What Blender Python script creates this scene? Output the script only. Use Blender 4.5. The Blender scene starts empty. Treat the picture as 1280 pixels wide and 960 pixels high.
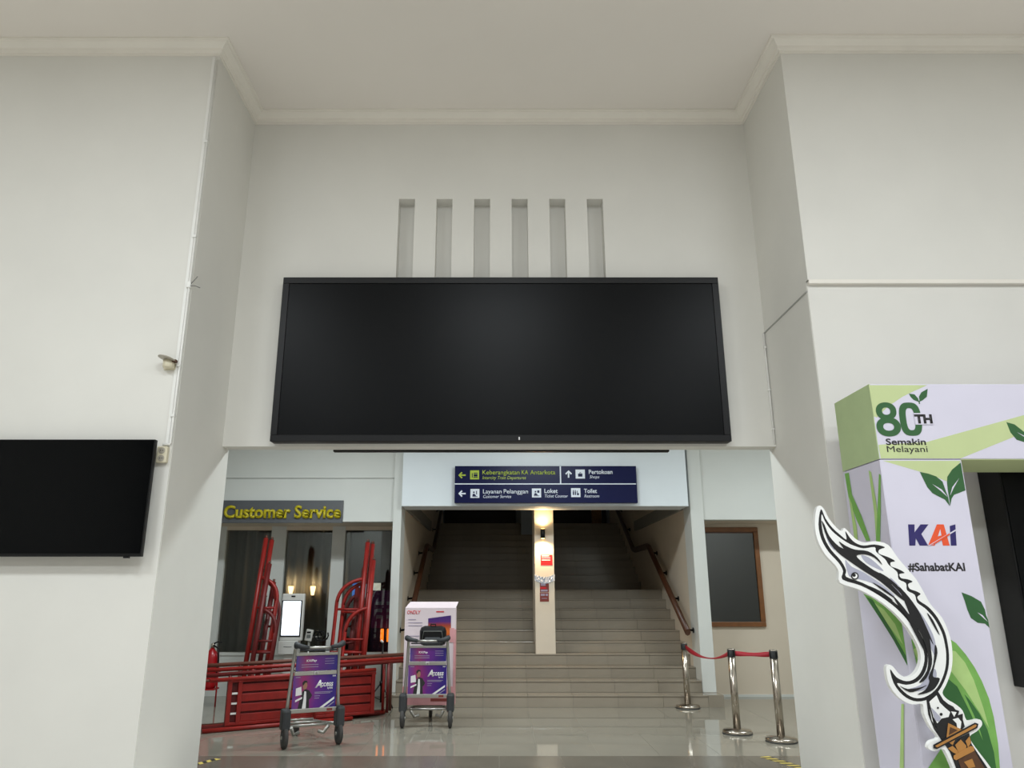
import bpy, bmesh, math, random
from mathutils import Vector, Matrix
random.seed(4)
R = math.radians
SC = bpy.context.scene
COL = SC.collection

# ------------------------------------------------------------------ camera
F_PX, CX, CY, CAM_H = 931.0, 624.0, 480.0, 1.55
PITCH = math.atan(0.28)
cam = bpy.data.cameras.new('camera')
cam.sensor_fit = 'HORIZONTAL'; cam.sensor_width = 36.0
cam.lens = F_PX * 36.0 / 1280.0
cam.shift_x = (640.0 - CX) / 1280.0
cam.clip_start = 0.05; cam.clip_end = 200
camo = bpy.data.objects.new('camera', cam); COL.objects.link(camo)
camo.location = (0, 0, CAM_H); camo.rotation_euler = (math.pi / 2 + PITCH, 0, 0)
SC.camera = camo
# ------------------------------------------------------------------ world, exposure
W = bpy.data.worlds.new('world'); SC.world = W; W.use_nodes = True
W.node_tree.nodes['Background'].inputs[0].default_value = (0.8, 0.85, 0.9, 1)
W.node_tree.nodes['Background'].inputs[1].default_value = 0.0
vs = SC.view_settings
vs.view_transform = 'Standard'; vs.look = 'None'; vs.gamma = 1.0
vs.use_curve_mapping = False; vs.exposure = 0.18

# ------------------------------------------------------------------ room lamps
def area(name, loc, sx, sy, power, color, rot=(0, 0, 0)):
    l = bpy.data.lights.new(name, 'AREA'); l.shape = 'RECTANGLE'
    l.size = sx; l.size_y = sy; l.energy = power; l.color = color
    o = bpy.data.objects.new(name, l); COL.objects.link(o)
    o.location = loc; o.rotation_euler = rot
    return o
COOL = (0.89, 0.955, 1.0)
for lx in (-4.5, 0.0, 4.5):                      # ceiling lamps of the front hall, above and behind the photographer
    for ly in (-4.0, 0.8):
        area('front_hall_ceiling_lamp_offscreen', (lx, ly, 6.62), 1.6, 1.0, 170, COOL)
for lx in (-2.6, 0.7, 4.6):                      # ceiling lamps of the rear hall, out of sight behind the lintel (mirrored in the floor and window)
    area('rear_hall_ceiling_lamp_offscreen', (lx, 8.9, 4.12), 1.2, 0.3, 84, (0.88, 0.97, 1.0))

# ------------------------------------------------------------------ helpers
CP, SP = math.cos(PITCH), math.sin(PITCH)
def at(px, py, Y):                                # photo reading -> point standing at depth Y
    dx, dy = (px - CX) / F_PX, (CY - py) / F_PX
    d = Vector((dx, CP - dy * SP, SP + dy * CP))
    return Vector((0, 0, CAM_H)) + d * (Y / d.y)
def atx(px, py, X):                               # the same on a wall that runs in depth
    dx, dy = (px - CX) / F_PX, (CY - py) / F_PX
    d = Vector((dx, CP - dy * SP, SP + dy * CP))
    return Vector((0, 0, CAM_H)) + d * (X / d.x)
def lin(c):
    r = []
    for v in c[:3]:
        v = v / 255.0
        r.append(v / 12.92 if v <= 0.04045 else ((v + 0.055) / 1.055) ** 2.4)
    return (*r, 1.0)
MATS = {}
def pm(name, rgb, rough=0.5, metal=0.0, var=0.04, scale=4.0, bump=0.0, bscale=60.0, rnd=0.0, coat=0.0, spec=0.5):
    m = bpy.data.materials.new(name); m.use_nodes = True
    nt = m.node_tree; n = nt.nodes; b = n['Principled BSDF']
    tc = n.new('ShaderNodeTexCoord'); nz = n.new('ShaderNodeTexNoise')
    nz.inputs['Scale'].default_value = scale; nz.inputs['Detail'].default_value = 5
    nt.links.new(tc.outputs['Object'], nz.inputs['Vector'])
    rp = n.new('ShaderNodeValToRGB'); c = lin(rgb)
    rp.color_ramp.elements[0].position = 0.3; rp.color_ramp.elements[1].position = 0.7
    rp.color_ramp.elements[0].color = tuple(v * (1 - var) for v in c[:3]) + (1,)
    rp.color_ramp.elements[1].color = tuple(min(1, v * (1 + var)) for v in c[:3]) + (1,)
    nt.links.new(nz.outputs['Fac'], rp.inputs['Fac'])
    out = rp.outputs['Color']
    if rnd:
        oi = n.new('ShaderNodeObjectInfo'); mr = n.new('ShaderNodeMapRange')
        mr.inputs['To Min'].default_value = 1 - rnd; mr.inputs['To Max'].default_value = 1 + rnd
        nt.links.new(oi.outputs['Random'], mr.inputs['Value'])
        hs = n.new('ShaderNodeHueSaturation'); nt.links.new(out, hs.inputs['Color'])
        nt.links.new(mr.outputs['Result'], hs.inputs['Value']); out = hs.outputs['Color']
    nt.links.new(out, b.inputs['Base Color'])
    b.inputs['Roughness'].default_value = rough; b.inputs['Metallic'].default_value = metal
    b.inputs['Specular IOR Level'].default_value = spec
    if coat: b.inputs['Coat Weight'].default_value = coat; b.inputs['Coat Roughness'].default_value = 0.04
    if bump:
        n2 = n.new('ShaderNodeTexNoise'); n2.inputs['Scale'].default_value = bscale
        nt.links.new(tc.outputs['Object'], n2.inputs['Vector'])
        bp = n.new('ShaderNodeBump'); bp.inputs['Strength'].default_value = bump; bp.inputs['Distance'].default_value = 0.01
        nt.links.new(n2.outputs['Fac'], bp.inputs['Height']); nt.links.new(bp.outputs['Normal'], b.inputs['Normal'])
    MATS[name] = m
    return m
def em(name, rgb, strength):
    m = bpy.data.materials.new(name); m.use_nodes = True
    b = m.node_tree.nodes['Principled BSDF']
    b.inputs['Base Color'].default_value = lin(rgb); b.inputs['Emission Color'].default_value = lin(rgb)
    b.inputs['Emission Strength'].default_value = strength
    MATS[name] = m; return m
def ramp_mat(name, stops, axis, rough=0.3, emit=0.0, wave=0.0):     # printed colour fade along one axis of the sheet
    m = bpy.data.materials.new(name); m.use_nodes = True; nt = m.node_tree; n = nt.nodes
    b = n['Principled BSDF']; tc = n.new('ShaderNodeTexCoord'); sp = n.new('ShaderNodeSeparateXYZ')
    nt.links.new(tc.outputs['Generated'], sp.inputs[0])
    src = sp.outputs[axis]
    if wave:
        nz = n.new('ShaderNodeTexNoise'); nz.inputs['Scale'].default_value = 2.5
        nt.links.new(tc.outputs['Generated'], nz.inputs['Vector'])
        ma = n.new('ShaderNodeMath'); ma.operation = 'MULTIPLY_ADD'; ma.inputs[1].default_value = wave
        nt.links.new(nz.outputs['Fac'], ma.inputs[0]); nt.links.new(src, ma.inputs[2]); src = ma.outputs[0]
    rp = n.new('ShaderNodeValToRGB'); els = rp.color_ramp.elements
    while len(els) < len(stops): els.new(0.5)
    for e, (p, c) in zip(els, stops): e.position = p; e.color = lin(c)
    nt.links.new(src, rp.inputs[0]); nt.links.new(rp.outputs[0], b.inputs['Base Color'])
    b.inputs['Roughness'].default_value = rough
    if emit:
        nt.links.new(rp.outputs[0], b.inputs['Emission Color']); b.inputs['Emission Strength'].default_value = emit
    MATS[name] = m; return m
def glass(name, tint, gloss=0.25):
    m = bpy.data.materials.new(name); m.use_nodes = True; nt = m.node_tree; n = nt.nodes
    n.remove(n['Principled BSDF'])
    t = n.new('ShaderNodeBsdfTransparent'); t.inputs[0].default_value = (*tint, 1)
    g = n.new('ShaderNodeBsdfGlossy'); g.inputs['Roughness'].default_value = 0.02
    fr = n.new('ShaderNodeFresnel'); fr.inputs[0].default_value = 1.5
    ad = n.new('ShaderNodeMath'); ad.operation = 'MULTIPLY_ADD'; ad.inputs[1].default_value = 1.0; ad.inputs[2].default_value = gloss * 0.2
    nt.links.new(fr.outputs[0], ad.inputs[0])
    mx = n.new('ShaderNodeMixShader'); nt.links.new(ad.outputs[0], mx.inputs[0])
    nt.links.new(t.outputs[0], mx.inputs[1]); nt.links.new(g.outputs[0], mx.inputs[2])
    nt.links.new(mx.outputs[0], n['Material Output'].inputs[0])
    MATS[name] = m; return m

def box(bm, x0, x1, y0, y1, z0, z1, bevel=0.0):
    vs_ = [bm.verts.new(p) for p in ((x0,y0,z0),(x1,y0,z0),(x1,y1,z0),(x0,y1,z0),(x0,y0,z1),(x1,y0,z1),(x1,y1,z1),(x0,y1,z1))]
    fs = [bm.faces.new([vs_[i] for i in q]) for q in ((3,2,1,0),(4,5,6,7),(0,1,5,4),(1,2,6,5),(2,3,7,6),(3,0,4,7))]
    if bevel:
        es = list({e for f in fs for e in f.edges})
        bmesh.ops.bevel(bm, geom=es, offset=bevel, segments=2, affect='EDGES', profile=0.5)
    return bm
def NB(): return bmesh.new()
def bx(*a, **k): return box(NB(), *a, **k)
def tube(bm, pts, r, seg=10, cap=True, flat=1.0):
    pts = [Vector(p) for p in pts]; rings = []
    up = Vector((0.013, 0.021, 1)).normalized(); prev = None
    for i, p in enumerate(pts):
        d = (pts[min(i+1, len(pts)-1)] - pts[max(i-1, 0)]).normalized()
        if prev is None:
            u = d.cross(up)
            if u.length < 0.1: u = d.cross(Vector((1, 0, 0)))
        else:
            u = prev - d * prev.dot(d)
        u.normalize(); prev = u; v = d.cross(u)
        rr = r[i] if isinstance(r, (list, tuple)) else r
        rings.append([bm.verts.new(p + (u * math.cos(2*math.pi*k/seg) + v * math.sin(2*math.pi*k/seg) * flat) * rr) for k in range(seg)])
    for a, b in zip(rings, rings[1:]):
        for k in range(seg):
            f = bm.faces.new((a[k], a[(k+1) % seg], b[(k+1) % seg], b[k])); f.smooth = True
    if cap:
        bm.faces.new(rings[0][::-1]); bm.faces.new(rings[-1])
    return bm
def lathe(bm, prof, c=(0, 0, 0), seg=24, axis='z'):
    rings = []; c = Vector(c)
    for r, h in prof:
        ring = []
        for k in range(seg):
            a = 2 * math.pi * k / seg; ca, sa = math.cos(a) * max(r, 1e-4), math.sin(a) * max(r, 1e-4)
            v = {'z': (ca, sa, h), 'y': (ca, h, sa), 'x': (h, ca, sa)}[axis]
            ring.append(bm.verts.new(c + Vector(v)))
        rings.append(ring)
    for a, b in zip(rings, rings[1:]):
        for k in range(seg):
            f = bm.faces.new((a[k], a[(k+1) % seg], b[(k+1) % seg], b[k])); f.smooth = True
    bm.faces.new(rings[0][::-1]); bm.faces.new(rings[-1])
    bmesh.ops.recalc_face_normals(bm, faces=bm.faces)
    return bm
def prism(bm, pts, vec):                          # polygon pushed along vec
    vec = Vector(vec)
    a = [bm.verts.new(p) for p in pts]; b = [bm.verts.new(Vector(p) + vec) for p in pts]
    f0 = bm.faces.new(a); bm.faces.new(b[::-1])
    for i in range(len(a)):
        j = (i + 1) % len(a); bm.faces.new((a[j], a[i], b[i], b[j]))
    bmesh.ops.recalc_face_normals(bm, faces=bm.faces)
    return bm
def origin_of(p):
    v = Vector((0, 0, 0))
    while p is not None:
        v += p.location; p = p.parent
    return v
def obj(name, bm, mat, parent=None, local=False):
    if isinstance(bm, bpy.types.Mesh): me = bm
    else:
        me = bpy.data.meshes.new(name); bm.to_mesh(me); bm.free()
    if parent is not None and not local:
        me.transform(Matrix.Translation(-origin_of(parent)))
    if mat is not None:
        me.materials.clear(); me.materials.append(MATS[mat])
    o = bpy.data.objects.new(name, me); COL.objects.link(o)
    if parent is not None: o.parent = parent
    return o
def tag(o, label, cat, group=None):
    o['label'] = label; o['category'] = cat
    if group: o['group'] = group
    return o
def thing(name, label, cat, loc=(0, 0, 0), rz=0.0, group=None):
    o = bpy.data.objects.new(name, None); COL.objects.link(o); o.empty_display_size = 0.1
    o.location = loc; o.rotation_euler = (0, 0, rz)
    return tag(o, label, cat, group)
def struct(name, bm, mat, label=None, cat=None):
    o = obj(name, bm, mat) if bm is not None else bpy.data.objects.new(name, None)
    if bm is None: COL.objects.link(o)
    o['kind'] = 'structure'
    if label: o['label'] = label
    if cat: o['category'] = cat
    return o
def piece(name, mesh, parent, loc):
    o = bpy.data.objects.new(name, mesh); COL.objects.link(o); o.parent = parent; o.location = loc
    return o
def mesh_of(name, bm, mat):
    me = bpy.data.meshes.new(name); bm.to_mesh(me); bm.free(); me.materials.append(MATS[mat]); return me
def lettering(name, body, parent, mat, x0, x1, z0, z1, y, depth=0.002, bold=0.0, shear=0.0, local=False, capref='H', desc=True):
    """flat letters in the XZ plane facing -Y, fitted to the given width and cap height"""
    c = bpy.data.curves.new(name, 'FONT'); c.body = body; c.size = 1.0; c.offset = bold; c.shear = shear
    c.extrude = 0.0; c.resolution_u = 3
    o = bpy.data.objects.new('tmp', c); COL.objects.link(o)
    bpy.context.view_layer.update()
    me = bpy.data.meshes.new_from_object(o.evaluated_get(bpy.context.evaluated_depsgraph_get()))
    bpy.data.objects.remove(o)
    xs = [v.co.x for v in me.vertices]
    a, b = min(xs), max(xs); sx = (x1 - x0) / (b - a); sz = (z1 - z0) / 0.70
    for v in me.vertices:
        v.co = Vector((x0 + (v.co.x - a) * sx, 0, z0 + v.co.y * sz))
    bm = bmesh.new(); bm.from_mesh(me); bpy.data.meshes.remove(me)
    r = bmesh.ops.extrude_face_region(bm, geom=list(bm.faces))
    for v in [g for g in r['geom'] if isinstance(g, bmesh.types.BMVert)]: v.co.y -= depth
    bmesh.ops.recalc_face_normals(bm, faces=bm.faces)
    bmesh.ops.translate(bm, verts=bm.verts, vec=(0, y, 0))
    return obj(name, bm, mat, parent, local)

# ------------------------------------------------------------------ materials
pm('wall_paint', (224, 222, 215), 0.6, var=0.025, scale=1.3, bump=0.05, bscale=9)
pm('ceiling_paint', (236, 230, 222), 0.8, var=0.02, scale=0.6)
pm('cornice_paint', (236, 231, 221), 0.55, var=0.02)
pm('hall_paint', (214, 215, 210), 0.6, var=0.02, scale=2)
pm('cream_paint', (219, 205, 186), 0.6, var=0.02, scale=2)
pm('beam_cool_lit', (226, 232, 236), 0.45, var=0.01)  # cool light on the beam put into the colour, bluer and brighter than hall walls
pm('grey_band', (140, 138, 132), 0.7)
pm('floor_tile', (140, 135, 123), 0.045, var=0.05, scale=2.5, rnd=0.025)
pm('pale_stone', (200, 195, 187), 0.25, var=0.05, scale=2.0)
pm('strip_grey', (168, 168, 163), 0.5)
pm('grout', (150, 146, 138), 0.8)
pm('dark_tile', (107, 101, 91), 0.22, var=0.12, scale=3.0, rnd=0.04)
pm('dark_grout', (160, 152, 140), 0.8)
pm('stair_tile', (146, 136, 121), 0.16, var=0.05, scale=3.0, rnd=0.03)
pm('stair_core', (128, 122, 112), 0.7)
pm('black_plastic', (15, 15, 16), 0.4, var=0.05, spec=0.25)
pm('led_face', (10, 11, 12), 0.32, var=0.05, scale=20, spec=0.1)
pm('tv_face', (6, 7, 8), 0.1, var=0.04, spec=0.09)
pm('white_plastic', (232, 231, 226), 0.4)
pm('cream_plastic', (214, 206, 180), 0.4)
pm('sensor_cap', (170, 164, 150), 0.35)
pm('navy', (10, 16, 62), 0.35, var=0.03, spec=0.25)
pm('sign_white', (225, 230, 238), 0.4)
pm('sign_lime', (172, 190, 62), 0.4)
pm('sign_grey', (84, 86, 90), 0.45)
pm('letter_yellow', (190, 174, 24), 0.4)
pm('wood', (82, 48, 30), 0.35, var=0.18, scale=14)
pm('window_wood', (122, 76, 36), 0.4, var=0.15, scale=10)
pm('steel', (190, 180, 168), 0.22, metal=1.0, var=0.03)
pm('aluminium', (178, 176, 170), 0.35, metal=0.85)
pm('belt_red', (150, 18, 34), 0.6)
pm('scaffold_red', (138, 25, 18), 0.42, var=0.2, scale=9)
pm('scaffold_dark', (98, 18, 17), 0.5, var=0.2, scale=9)
pm('scaffold_rust', (96, 52, 38), 0.6, var=0.2, scale=9)
pm('rubber', (48, 50, 52), 0.6)
pm('tyre', (58, 56, 54), 0.75)
pm('extinguisher_red', (165, 16, 24), 0.3)
pm('carton', (216, 200, 204), 0.6, var=0.03)
pm('carton_pink', (206, 148, 150), 0.4, var=0.1)
pm('print_red', (196, 20, 36), 0.5)
pm('print_white', (230, 228, 228), 0.5)
pm('print_dark', (36, 34, 36), 0.5)
pm('print_skin', (160, 116, 92), 0.5)
pm('print_navy', (30, 26, 74), 0.5)
pm('print_grey', (150, 140, 160), 0.5)
pm('paper_cream', (226, 214, 198), 0.6)
pm('poster_red', (214, 24, 30), 0.5)
pm('poster_brown', (126, 52, 44), 0.5, var=0.1)
pm('plastic_wrap', (196, 198, 206), 0.15, var=0.12, scale=18)
pm('fabric', (212, 208, 223), 0.7, var=0.02, scale=3, bump=0.05, bscale=5)
pm('booth_lime', (192, 204, 150), 0.7, var=0.03)
pm('booth_green', (178, 196, 148), 0.7, var=0.05)
pm('leaf_dark', (44, 92, 48), 0.6, var=0.05)
pm('leaf_deep', (52, 106, 52), 0.6, var=0.06)
pm('leaf_mid', (122, 176, 86), 0.6, var=0.12, scale=8)
pm('leaf_pale', (176, 206, 130), 0.6, var=0.08, scale=8)
pm('kai_navy', (42, 34, 98), 0.5)
pm('kai_orange', (232, 86, 44), 0.5)
pm('foam_white', (240, 240, 238), 0.5)
pm('ink_black', (20, 19, 22), 0.5)
pm('ink_grey', (172, 172, 188), 0.5)
pm('hilt_gold', (178, 124, 62), 0.5, var=0.08)
pm('hilt_brown', (84, 54, 32), 0.5, var=0.2, scale=30)
pm('curtain', (158, 152, 142), 0.8, var=0.06)
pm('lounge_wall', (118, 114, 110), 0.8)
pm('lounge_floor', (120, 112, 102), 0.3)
pm('shop_dark', (8, 10, 20), 0.25)
pm('shop_grey', (150, 158, 164), 0.5)
pm('ornate', (128, 92, 52), 0.5, var=0.4, scale=26)
pm('kiosk_white', (222, 220, 214), 0.4)
pm('phone_grey', (120, 122, 120), 0.4)
pm('banner_purple', (112, 40, 108), 0.5)
pm('tape_black', (28, 27, 26), 0.5)
pm('tape_yellow', (214, 190, 96), 0.5)
pm('mark_grey', (120, 120, 116), 0.8)
glass('bay_glass', (0.66, 0.70, 0.69), 0.2)
glass('dark_glass', (0.16, 0.18, 0.18), 0.3)
em('kiosk_screen', (232, 240, 250), 1.5)
em('orange_glow', (255, 120, 30), 3.0)
em('lamp_warm', (255, 208, 120), 14.0)
em('sconce_warm', (255, 206, 140), 7.0)
em('spot_white', (255, 244, 226), 3.0)
ramp_mat('ad_fade', [(0.0, (44, 62, 140)), (0.3, (132, 44, 96)), (0.55, (96, 30, 122)), (1.0, (40, 24, 112))], 0, wave=0.12)
ramp_mat('ad_fade_low', [(0.0, (60, 60, 150)), (0.35, (150, 44, 100)), (0.62, (96, 30, 130)), (1.0, (44, 22, 116))], 0, wave=0.2)
ramp_mat('box_art', [(0.0, (150, 36, 40)), (0.35, (206, 106, 40)), (0.62, (150, 60, 50)), (0.78, (74, 36, 112)), (1.0, (60, 34, 104))], 2, wave=0.15)
ramp_mat('screen_art', [(0.0, (60, 140, 220)), (0.35, (60, 110, 210)), (0.6, (190, 215, 235)), (1.0, (235, 225, 205))], 0, emit=1.1, wave=0.35)

# ------------------------------------------------------------------ setting: front hall
OW, Y1, Y2, Y3, ZC, ZL = 2.72, 6.10, 7.20, 7.38, 6.68, 2.93
struct('floor', bx(-9, 9, -7, 6.75, -0.2, 0.0), 'pale_stone', 'pale polished stone floor of the front hall', 'floor')
struct('ceiling', bx(-9, 9, -7, Y3 + .02, ZC, ZC + .2), 'ceiling_paint', 'plain warm white ceiling of the front hall', 'ceiling')
wl = struct('wall_left', None, None, 'pale grey painted wall and deep jamb behind the television', 'wall')
obj('pier', bx(-9, -OW, Y1, Y3, 0, ZC), 'wall_paint', wl)
obj('jamb_face', bx(-OW - .01, -OW + .004, Y1 + .01, Y3, 0, ZC), 'wall_paint', wl)
wr = struct('wall_right', None, None, 'pale grey painted wall and deep jamb behind the green arch', 'wall')
obj('pier', bx(OW, 9, Y1, Y3, 0, ZC), 'wall_paint', wr)
obj('upper_facing', bx(OW, 9, Y1 - .035, Y1 + .01, 4.19, ZC), 'wall_paint', wr)
obj('jamb_face', bx(OW - .004, OW + .01, Y1 + .01, Y3, 0, ZC), 'wall_paint', wr)
obj('jamb_face', bx(OW - .004, OW + .01, Y1 - .034, Y1 + .0099, 4.2, ZC), 'wall_paint', wr)
wf = struct('wall_front', None, None, 'pale grey painted wall over the opening with six tall slots', 'wall')  # same paint as the piers and jambs
NZ0, NZ1, NW, NP = 4.20, 5.64, 0.172, 0.405
bm = NB(); box(bm, -OW, OW, Y2, Y3, ZL, NZ0); box(bm, -OW, OW, Y2, Y3, NZ1, ZC)
xs = [-OW] + sum([[NP * (i - 2.5) + .018 - NW/2, NP * (i - 2.5) + .018 + NW/2] for i in range(6)], []) + [OW]
for i in range(0, len(xs), 2): box(bm, xs[i], xs[i+1], Y2, Y3, NZ0, NZ1)
obj('lintel', bm, 'wall_paint', wf)
for i in range(6):
    c = NP * (i - 2.5) + .018
    obj('slot_back', bx(c - NW/2, c + NW/2, Y2 + .155, Y3, NZ0, NZ1), 'wall_paint', wf)
struct('wall_side', bx(-9.2, -9, -7, Y1, 0, ZC), 'wall_paint')
struct('wall_side', bx(9, 9.2, -7, Y1, 0, ZC), 'wall_paint')
struct('wall_rear', bx(-9, 9, -7.2, -7, 0, ZC), 'lounge_wall')
# crown moulding, mitred round the recess
path = [(-9, Y1), (-OW, Y1), (-OW, Y2), (OW, Y2), (OW, Y1 - .035), (9, Y1 - .035)]
prof = [(0.0, -.12), (.022, -.12), (.022, -.10), (.045, -.092), (.05, -.07), (.095, -.03), (.10, -.018), (.125, -.016), (.125, 0.0)]
bm = NB(); rings = []
for i, p in enumerate(path):
    def nrm(a, b):
        d = Vector((b[0]-a[0], b[1]-a[1])).normalized(); return Vector((d.y, -d.x))
    n1 = nrm(path[max(i-1, 0)], path[max(i, 1)]); n2 = nrm(path[min(i, len(path)-2)], path[min(i+1, len(path)-1)])
    m = (n1 + n2); m /= max(0.3, m.length_squared / 2)
    rings.append([bm.verts.new((p[0] + m.x * d, p[1] + m.y * d, ZC + h)) for d, h in prof])
for a, b in zip(rings, rings[1:]):
    for k in range(len(prof) - 1): bm.faces.new((a[k], a[k+1], b[k+1], b[k]))
bmesh.ops.recalc_face_normals(bm, faces=bm.faces)
struct('trim_1', bm, 'cornice_paint', 'white stepped crown moulding under the ceiling', 'moulding')
# ledge line and thin grey strip on the right
struct('trim_2', bx(OW, 9, Y1 - .045, Y1, 4.165, 4.2), 'cornice_paint', 'thin ledge across the wall above the green arch', 'trim')
struct('trim_3', bx(OW - .012, OW, Y1 + .01, Y2, 4.10, 4.112), 'strip_grey', 'thin grey strip running across the jamb beside the display', 'strip')

# ------------------------------------------------------------------ setting: rear hall
tile = mesh_of('dark_tile', bx(0.0015, .5985, 0.0015, .5985, -.02, 0), 'dark_tile')
fl = struct('floor', bx(-4.2, 4.8, 6.75, 8.05, -.2, -.003), 'dark_grout', 'grey stone threshold floor under the opening', 'floor')
for j in range(2):
    for i in range(15): piece('tile', tile, fl, (-4.2 + .6 * i, 6.85 + .6 * j, 0))
tile = mesh_of('floor_tile', bx(0.0012, .5988, 0.0012, .5988, -.02, 0), 'floor_tile')
fl = struct('floor', bx(-7.2, 7.8, 8.05, 12.85, -.2, -.003), 'grout', 'polished pale tile floor in front of the staircase', 'floor')
for j in range(8):
    for i in range(17):
        piece('tile', tile, fl, (-5.01 + .6 * i, 8.05 + .6 * j, 0))
struct('ceiling', bx(-7.2, 7.8, Y3, 12.8, 4.2, 4.4), 'hall_paint')
struct('wall_side', bx(-7.4, -7.2, Y3, 12.8, 0, 4.2), 'hall_paint')
struct('wall_side', bx(7.8, 8.0, Y3, 12.8, 0, 4.2), 'hall_paint')
SL, SR, YP = -1.50, 2.94, 11.58                  # stair well sides, pillar plane
w = struct('wall_left', None, None, 'pale wall over the glazed bay carrying the customer service sign', 'wall')
obj('lower_panel', bx(-7.2, SL - .13, YP + .02, 11.8, 2.60, 3.262), 'hall_paint', w)
obj('upper_panel', bx(-7.2, SL - .13, YP + .02, 11.8, 3.272, 4.2), 'hall_paint', w)
obj('joint', bx(-7.2, SL - .13, YP + .07, 11.8, 3.262, 3.272), 'hall_paint', w)
obj('soffit', bx(-7.2, SL - .13, 11.8, 12.7, 2.60, 2.9), 'cream_paint', w)
w = struct('wall_right', None, None, 'pale wall over the recess with the brown window', 'wall')
obj('lower_panel', bx(SR + .2, 7.8, YP + .01, 11.8, 2.63, 3.27), 'hall_paint', w)
obj('upper_panel', bx(SR + .2, 7.8, YP + .03, 11.8, 3.27, 4.2), 'hall_paint', w)
obj('soffit', bx(SR + .2, 7.8, 11.8, 12.6, 2.63, 2.9), 'cream_paint', w)
obj('recess_face', bx(SR + .2, 7.8, 12.37, 12.6, 0, 2.63), 'cream_paint', w)
struct('baseboard_right', bx(SR + .2, 7.8, 12.355, 12.37, 0, .035), 'hall_paint')
for nm, a, b in (('pillar', SL - .13, SL), ('pillar', SR, SR + .2)):
    struct(nm, bx(a, b, YP - .03, 12.0, .16, 4.2, bevel=.006), 'hall_paint', 'pale square pillar at the foot of the stairs ' + ('beside the glazed bay' if a < 0 else 'beside the brown window'), 'pillar')
for nm, a, b, s in (('wall_left', SL - .13, SL, 1), ('wall_right', SR, SR + .2, -1)):
    w = struct(nm, None, None, 'cream stair well wall ' + ('by the glazed bay' if s > 0 else 'by the brown window'), 'wall')
    obj('face', bx(a + (.004 if s > 0 else 0), b - (0 if s > 0 else .004), 12.0, 22, 0, 5.4), 'cream_paint', w)
    x0, x1 = (b, b + .05) if s > 0 else (a - .05, a)
    obj('band', bx(x0, x1, 12.02, 16.2, 2.82, 3.02), 'grey_band', w)
struct('ceiling', bx(SL - .13, SR + .2, 12.0, 22, 5.4, 5.6), 'hall_paint')
bmx = struct('beam', bx(SL + .01, SR - .05, 11.45, 12.0, 2.82, 4.2, bevel=.004), 'beam_cool_lit', 'bluish white beam over the stairs carrying the blue sign', 'beam')
# staircase
st = struct('staircase', None, None, 'wide tiled staircase rising between handrails', 'stairs')
TW = (SR - SL) / 7
rise, tread = .16, .30
rt = mesh_of('riser_tile', bx(.0015, TW - .0015, -.012, 0, .002, rise - .022), 'stair_tile')
tt = mesh_of('tread_tile', bx(.0015, TW - .0015, -.022, tread - .014, -.02, 0, bevel=.003), 'stair_tile')
rt2 = mesh_of('riser_tile', bx(.0015, TW - .0015, -.012, 0, .002, rise - .022), 'stair_tile')
tt2 = mesh_of('tread_tile', bx(.0015, TW - .0015, -.022, tread - .014, -.02, 0, bevel=.003), 'stair_tile')
def flight(y0, z0, n, rm, tm):
    for k in range(n):
        yk, zk = y0 + tread * k, z0 + rise * k
        x0, x1, i0, i1 = (SL, SR, 0, 7)
        wide = (z0 == 0 and k == 0)
        if wide: x0, x1 = SL - .15, SR + .22
        s = obj('step', bx(x0, x1, yk, yk + tread, zk - (.0 if k == 0 else .05), zk + rise - .02), 'stair_core', st)
        for i in range(7):
            piece('riser_tile', rm, s, (SL + TW * i, yk, zk)); piece('tread_tile', tm, s, (SL + TW * i, yk, zk + rise))
        if wide:
            for a, w_ in ((SL - .15, .15), (SR, .22)):
                q = obj('end_cap', bx(a + .001, a + w_ - .001, yk - .012, yk + tread, 0.001, rise), 'stair_tile', s)
flight(11.28, 0, 10, rt, tt)
obj('landing', bx(SL, SR, 14.28, 16.0, 1.3, 1.599), 'stair_core', st)
flight(16.0, 1.6, 10, rt2, tt2)
obj('upper_floor', bx(SL, SR, 19.0, 22, 3.0, 3.199), 'stair_core', st)
# upstairs shop front
wb = struct('wall_back', bx(SL, SR, 20.1, 20.3, 3.2, 5.4), 'shop_grey', 'grey wall of the shops above the stairs', 'wall')
for a, b in ((-1.46, .44), (1.36, 2.44)):
    d = obj('shop_window', bx(a, b, 20.04, 20.1, 3.2, 4.7), 'shop_dark', wb)
    for t in (.36, .66): obj('downlight', lathe(NB(), [(.03, 0), (.03, .02)], (a + (b - a) * t, 20.02, 3.70), 12, 'y'), 'spot_white', d)
obj('carved_panel', bx(2.46, 2.72, 20.0, 20.1, 3.2, 4.7), 'ornate', wb)
obj('dark_panel', bx(2.74, 2.84, 20.0, 20.1, 3.2, 4.7), 'shop_dark', wb)
struct('pillar', bx(.53, .82, 18.12, 18.5, 2.88, 5.4), 'shop_grey', 'grey white pillar standing high on the upper flight', 'pillar')
# middle pillar with its notices
PX0, PX1, PY = .565, .875, 12.19
struct('pillar', bx(PX0, PX1, PY, 12.95, .60, 4.2, bevel=.006), 'cream_paint', 'cream pillar in the middle of the stairs lit by a black lamp', 'pillar')

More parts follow.
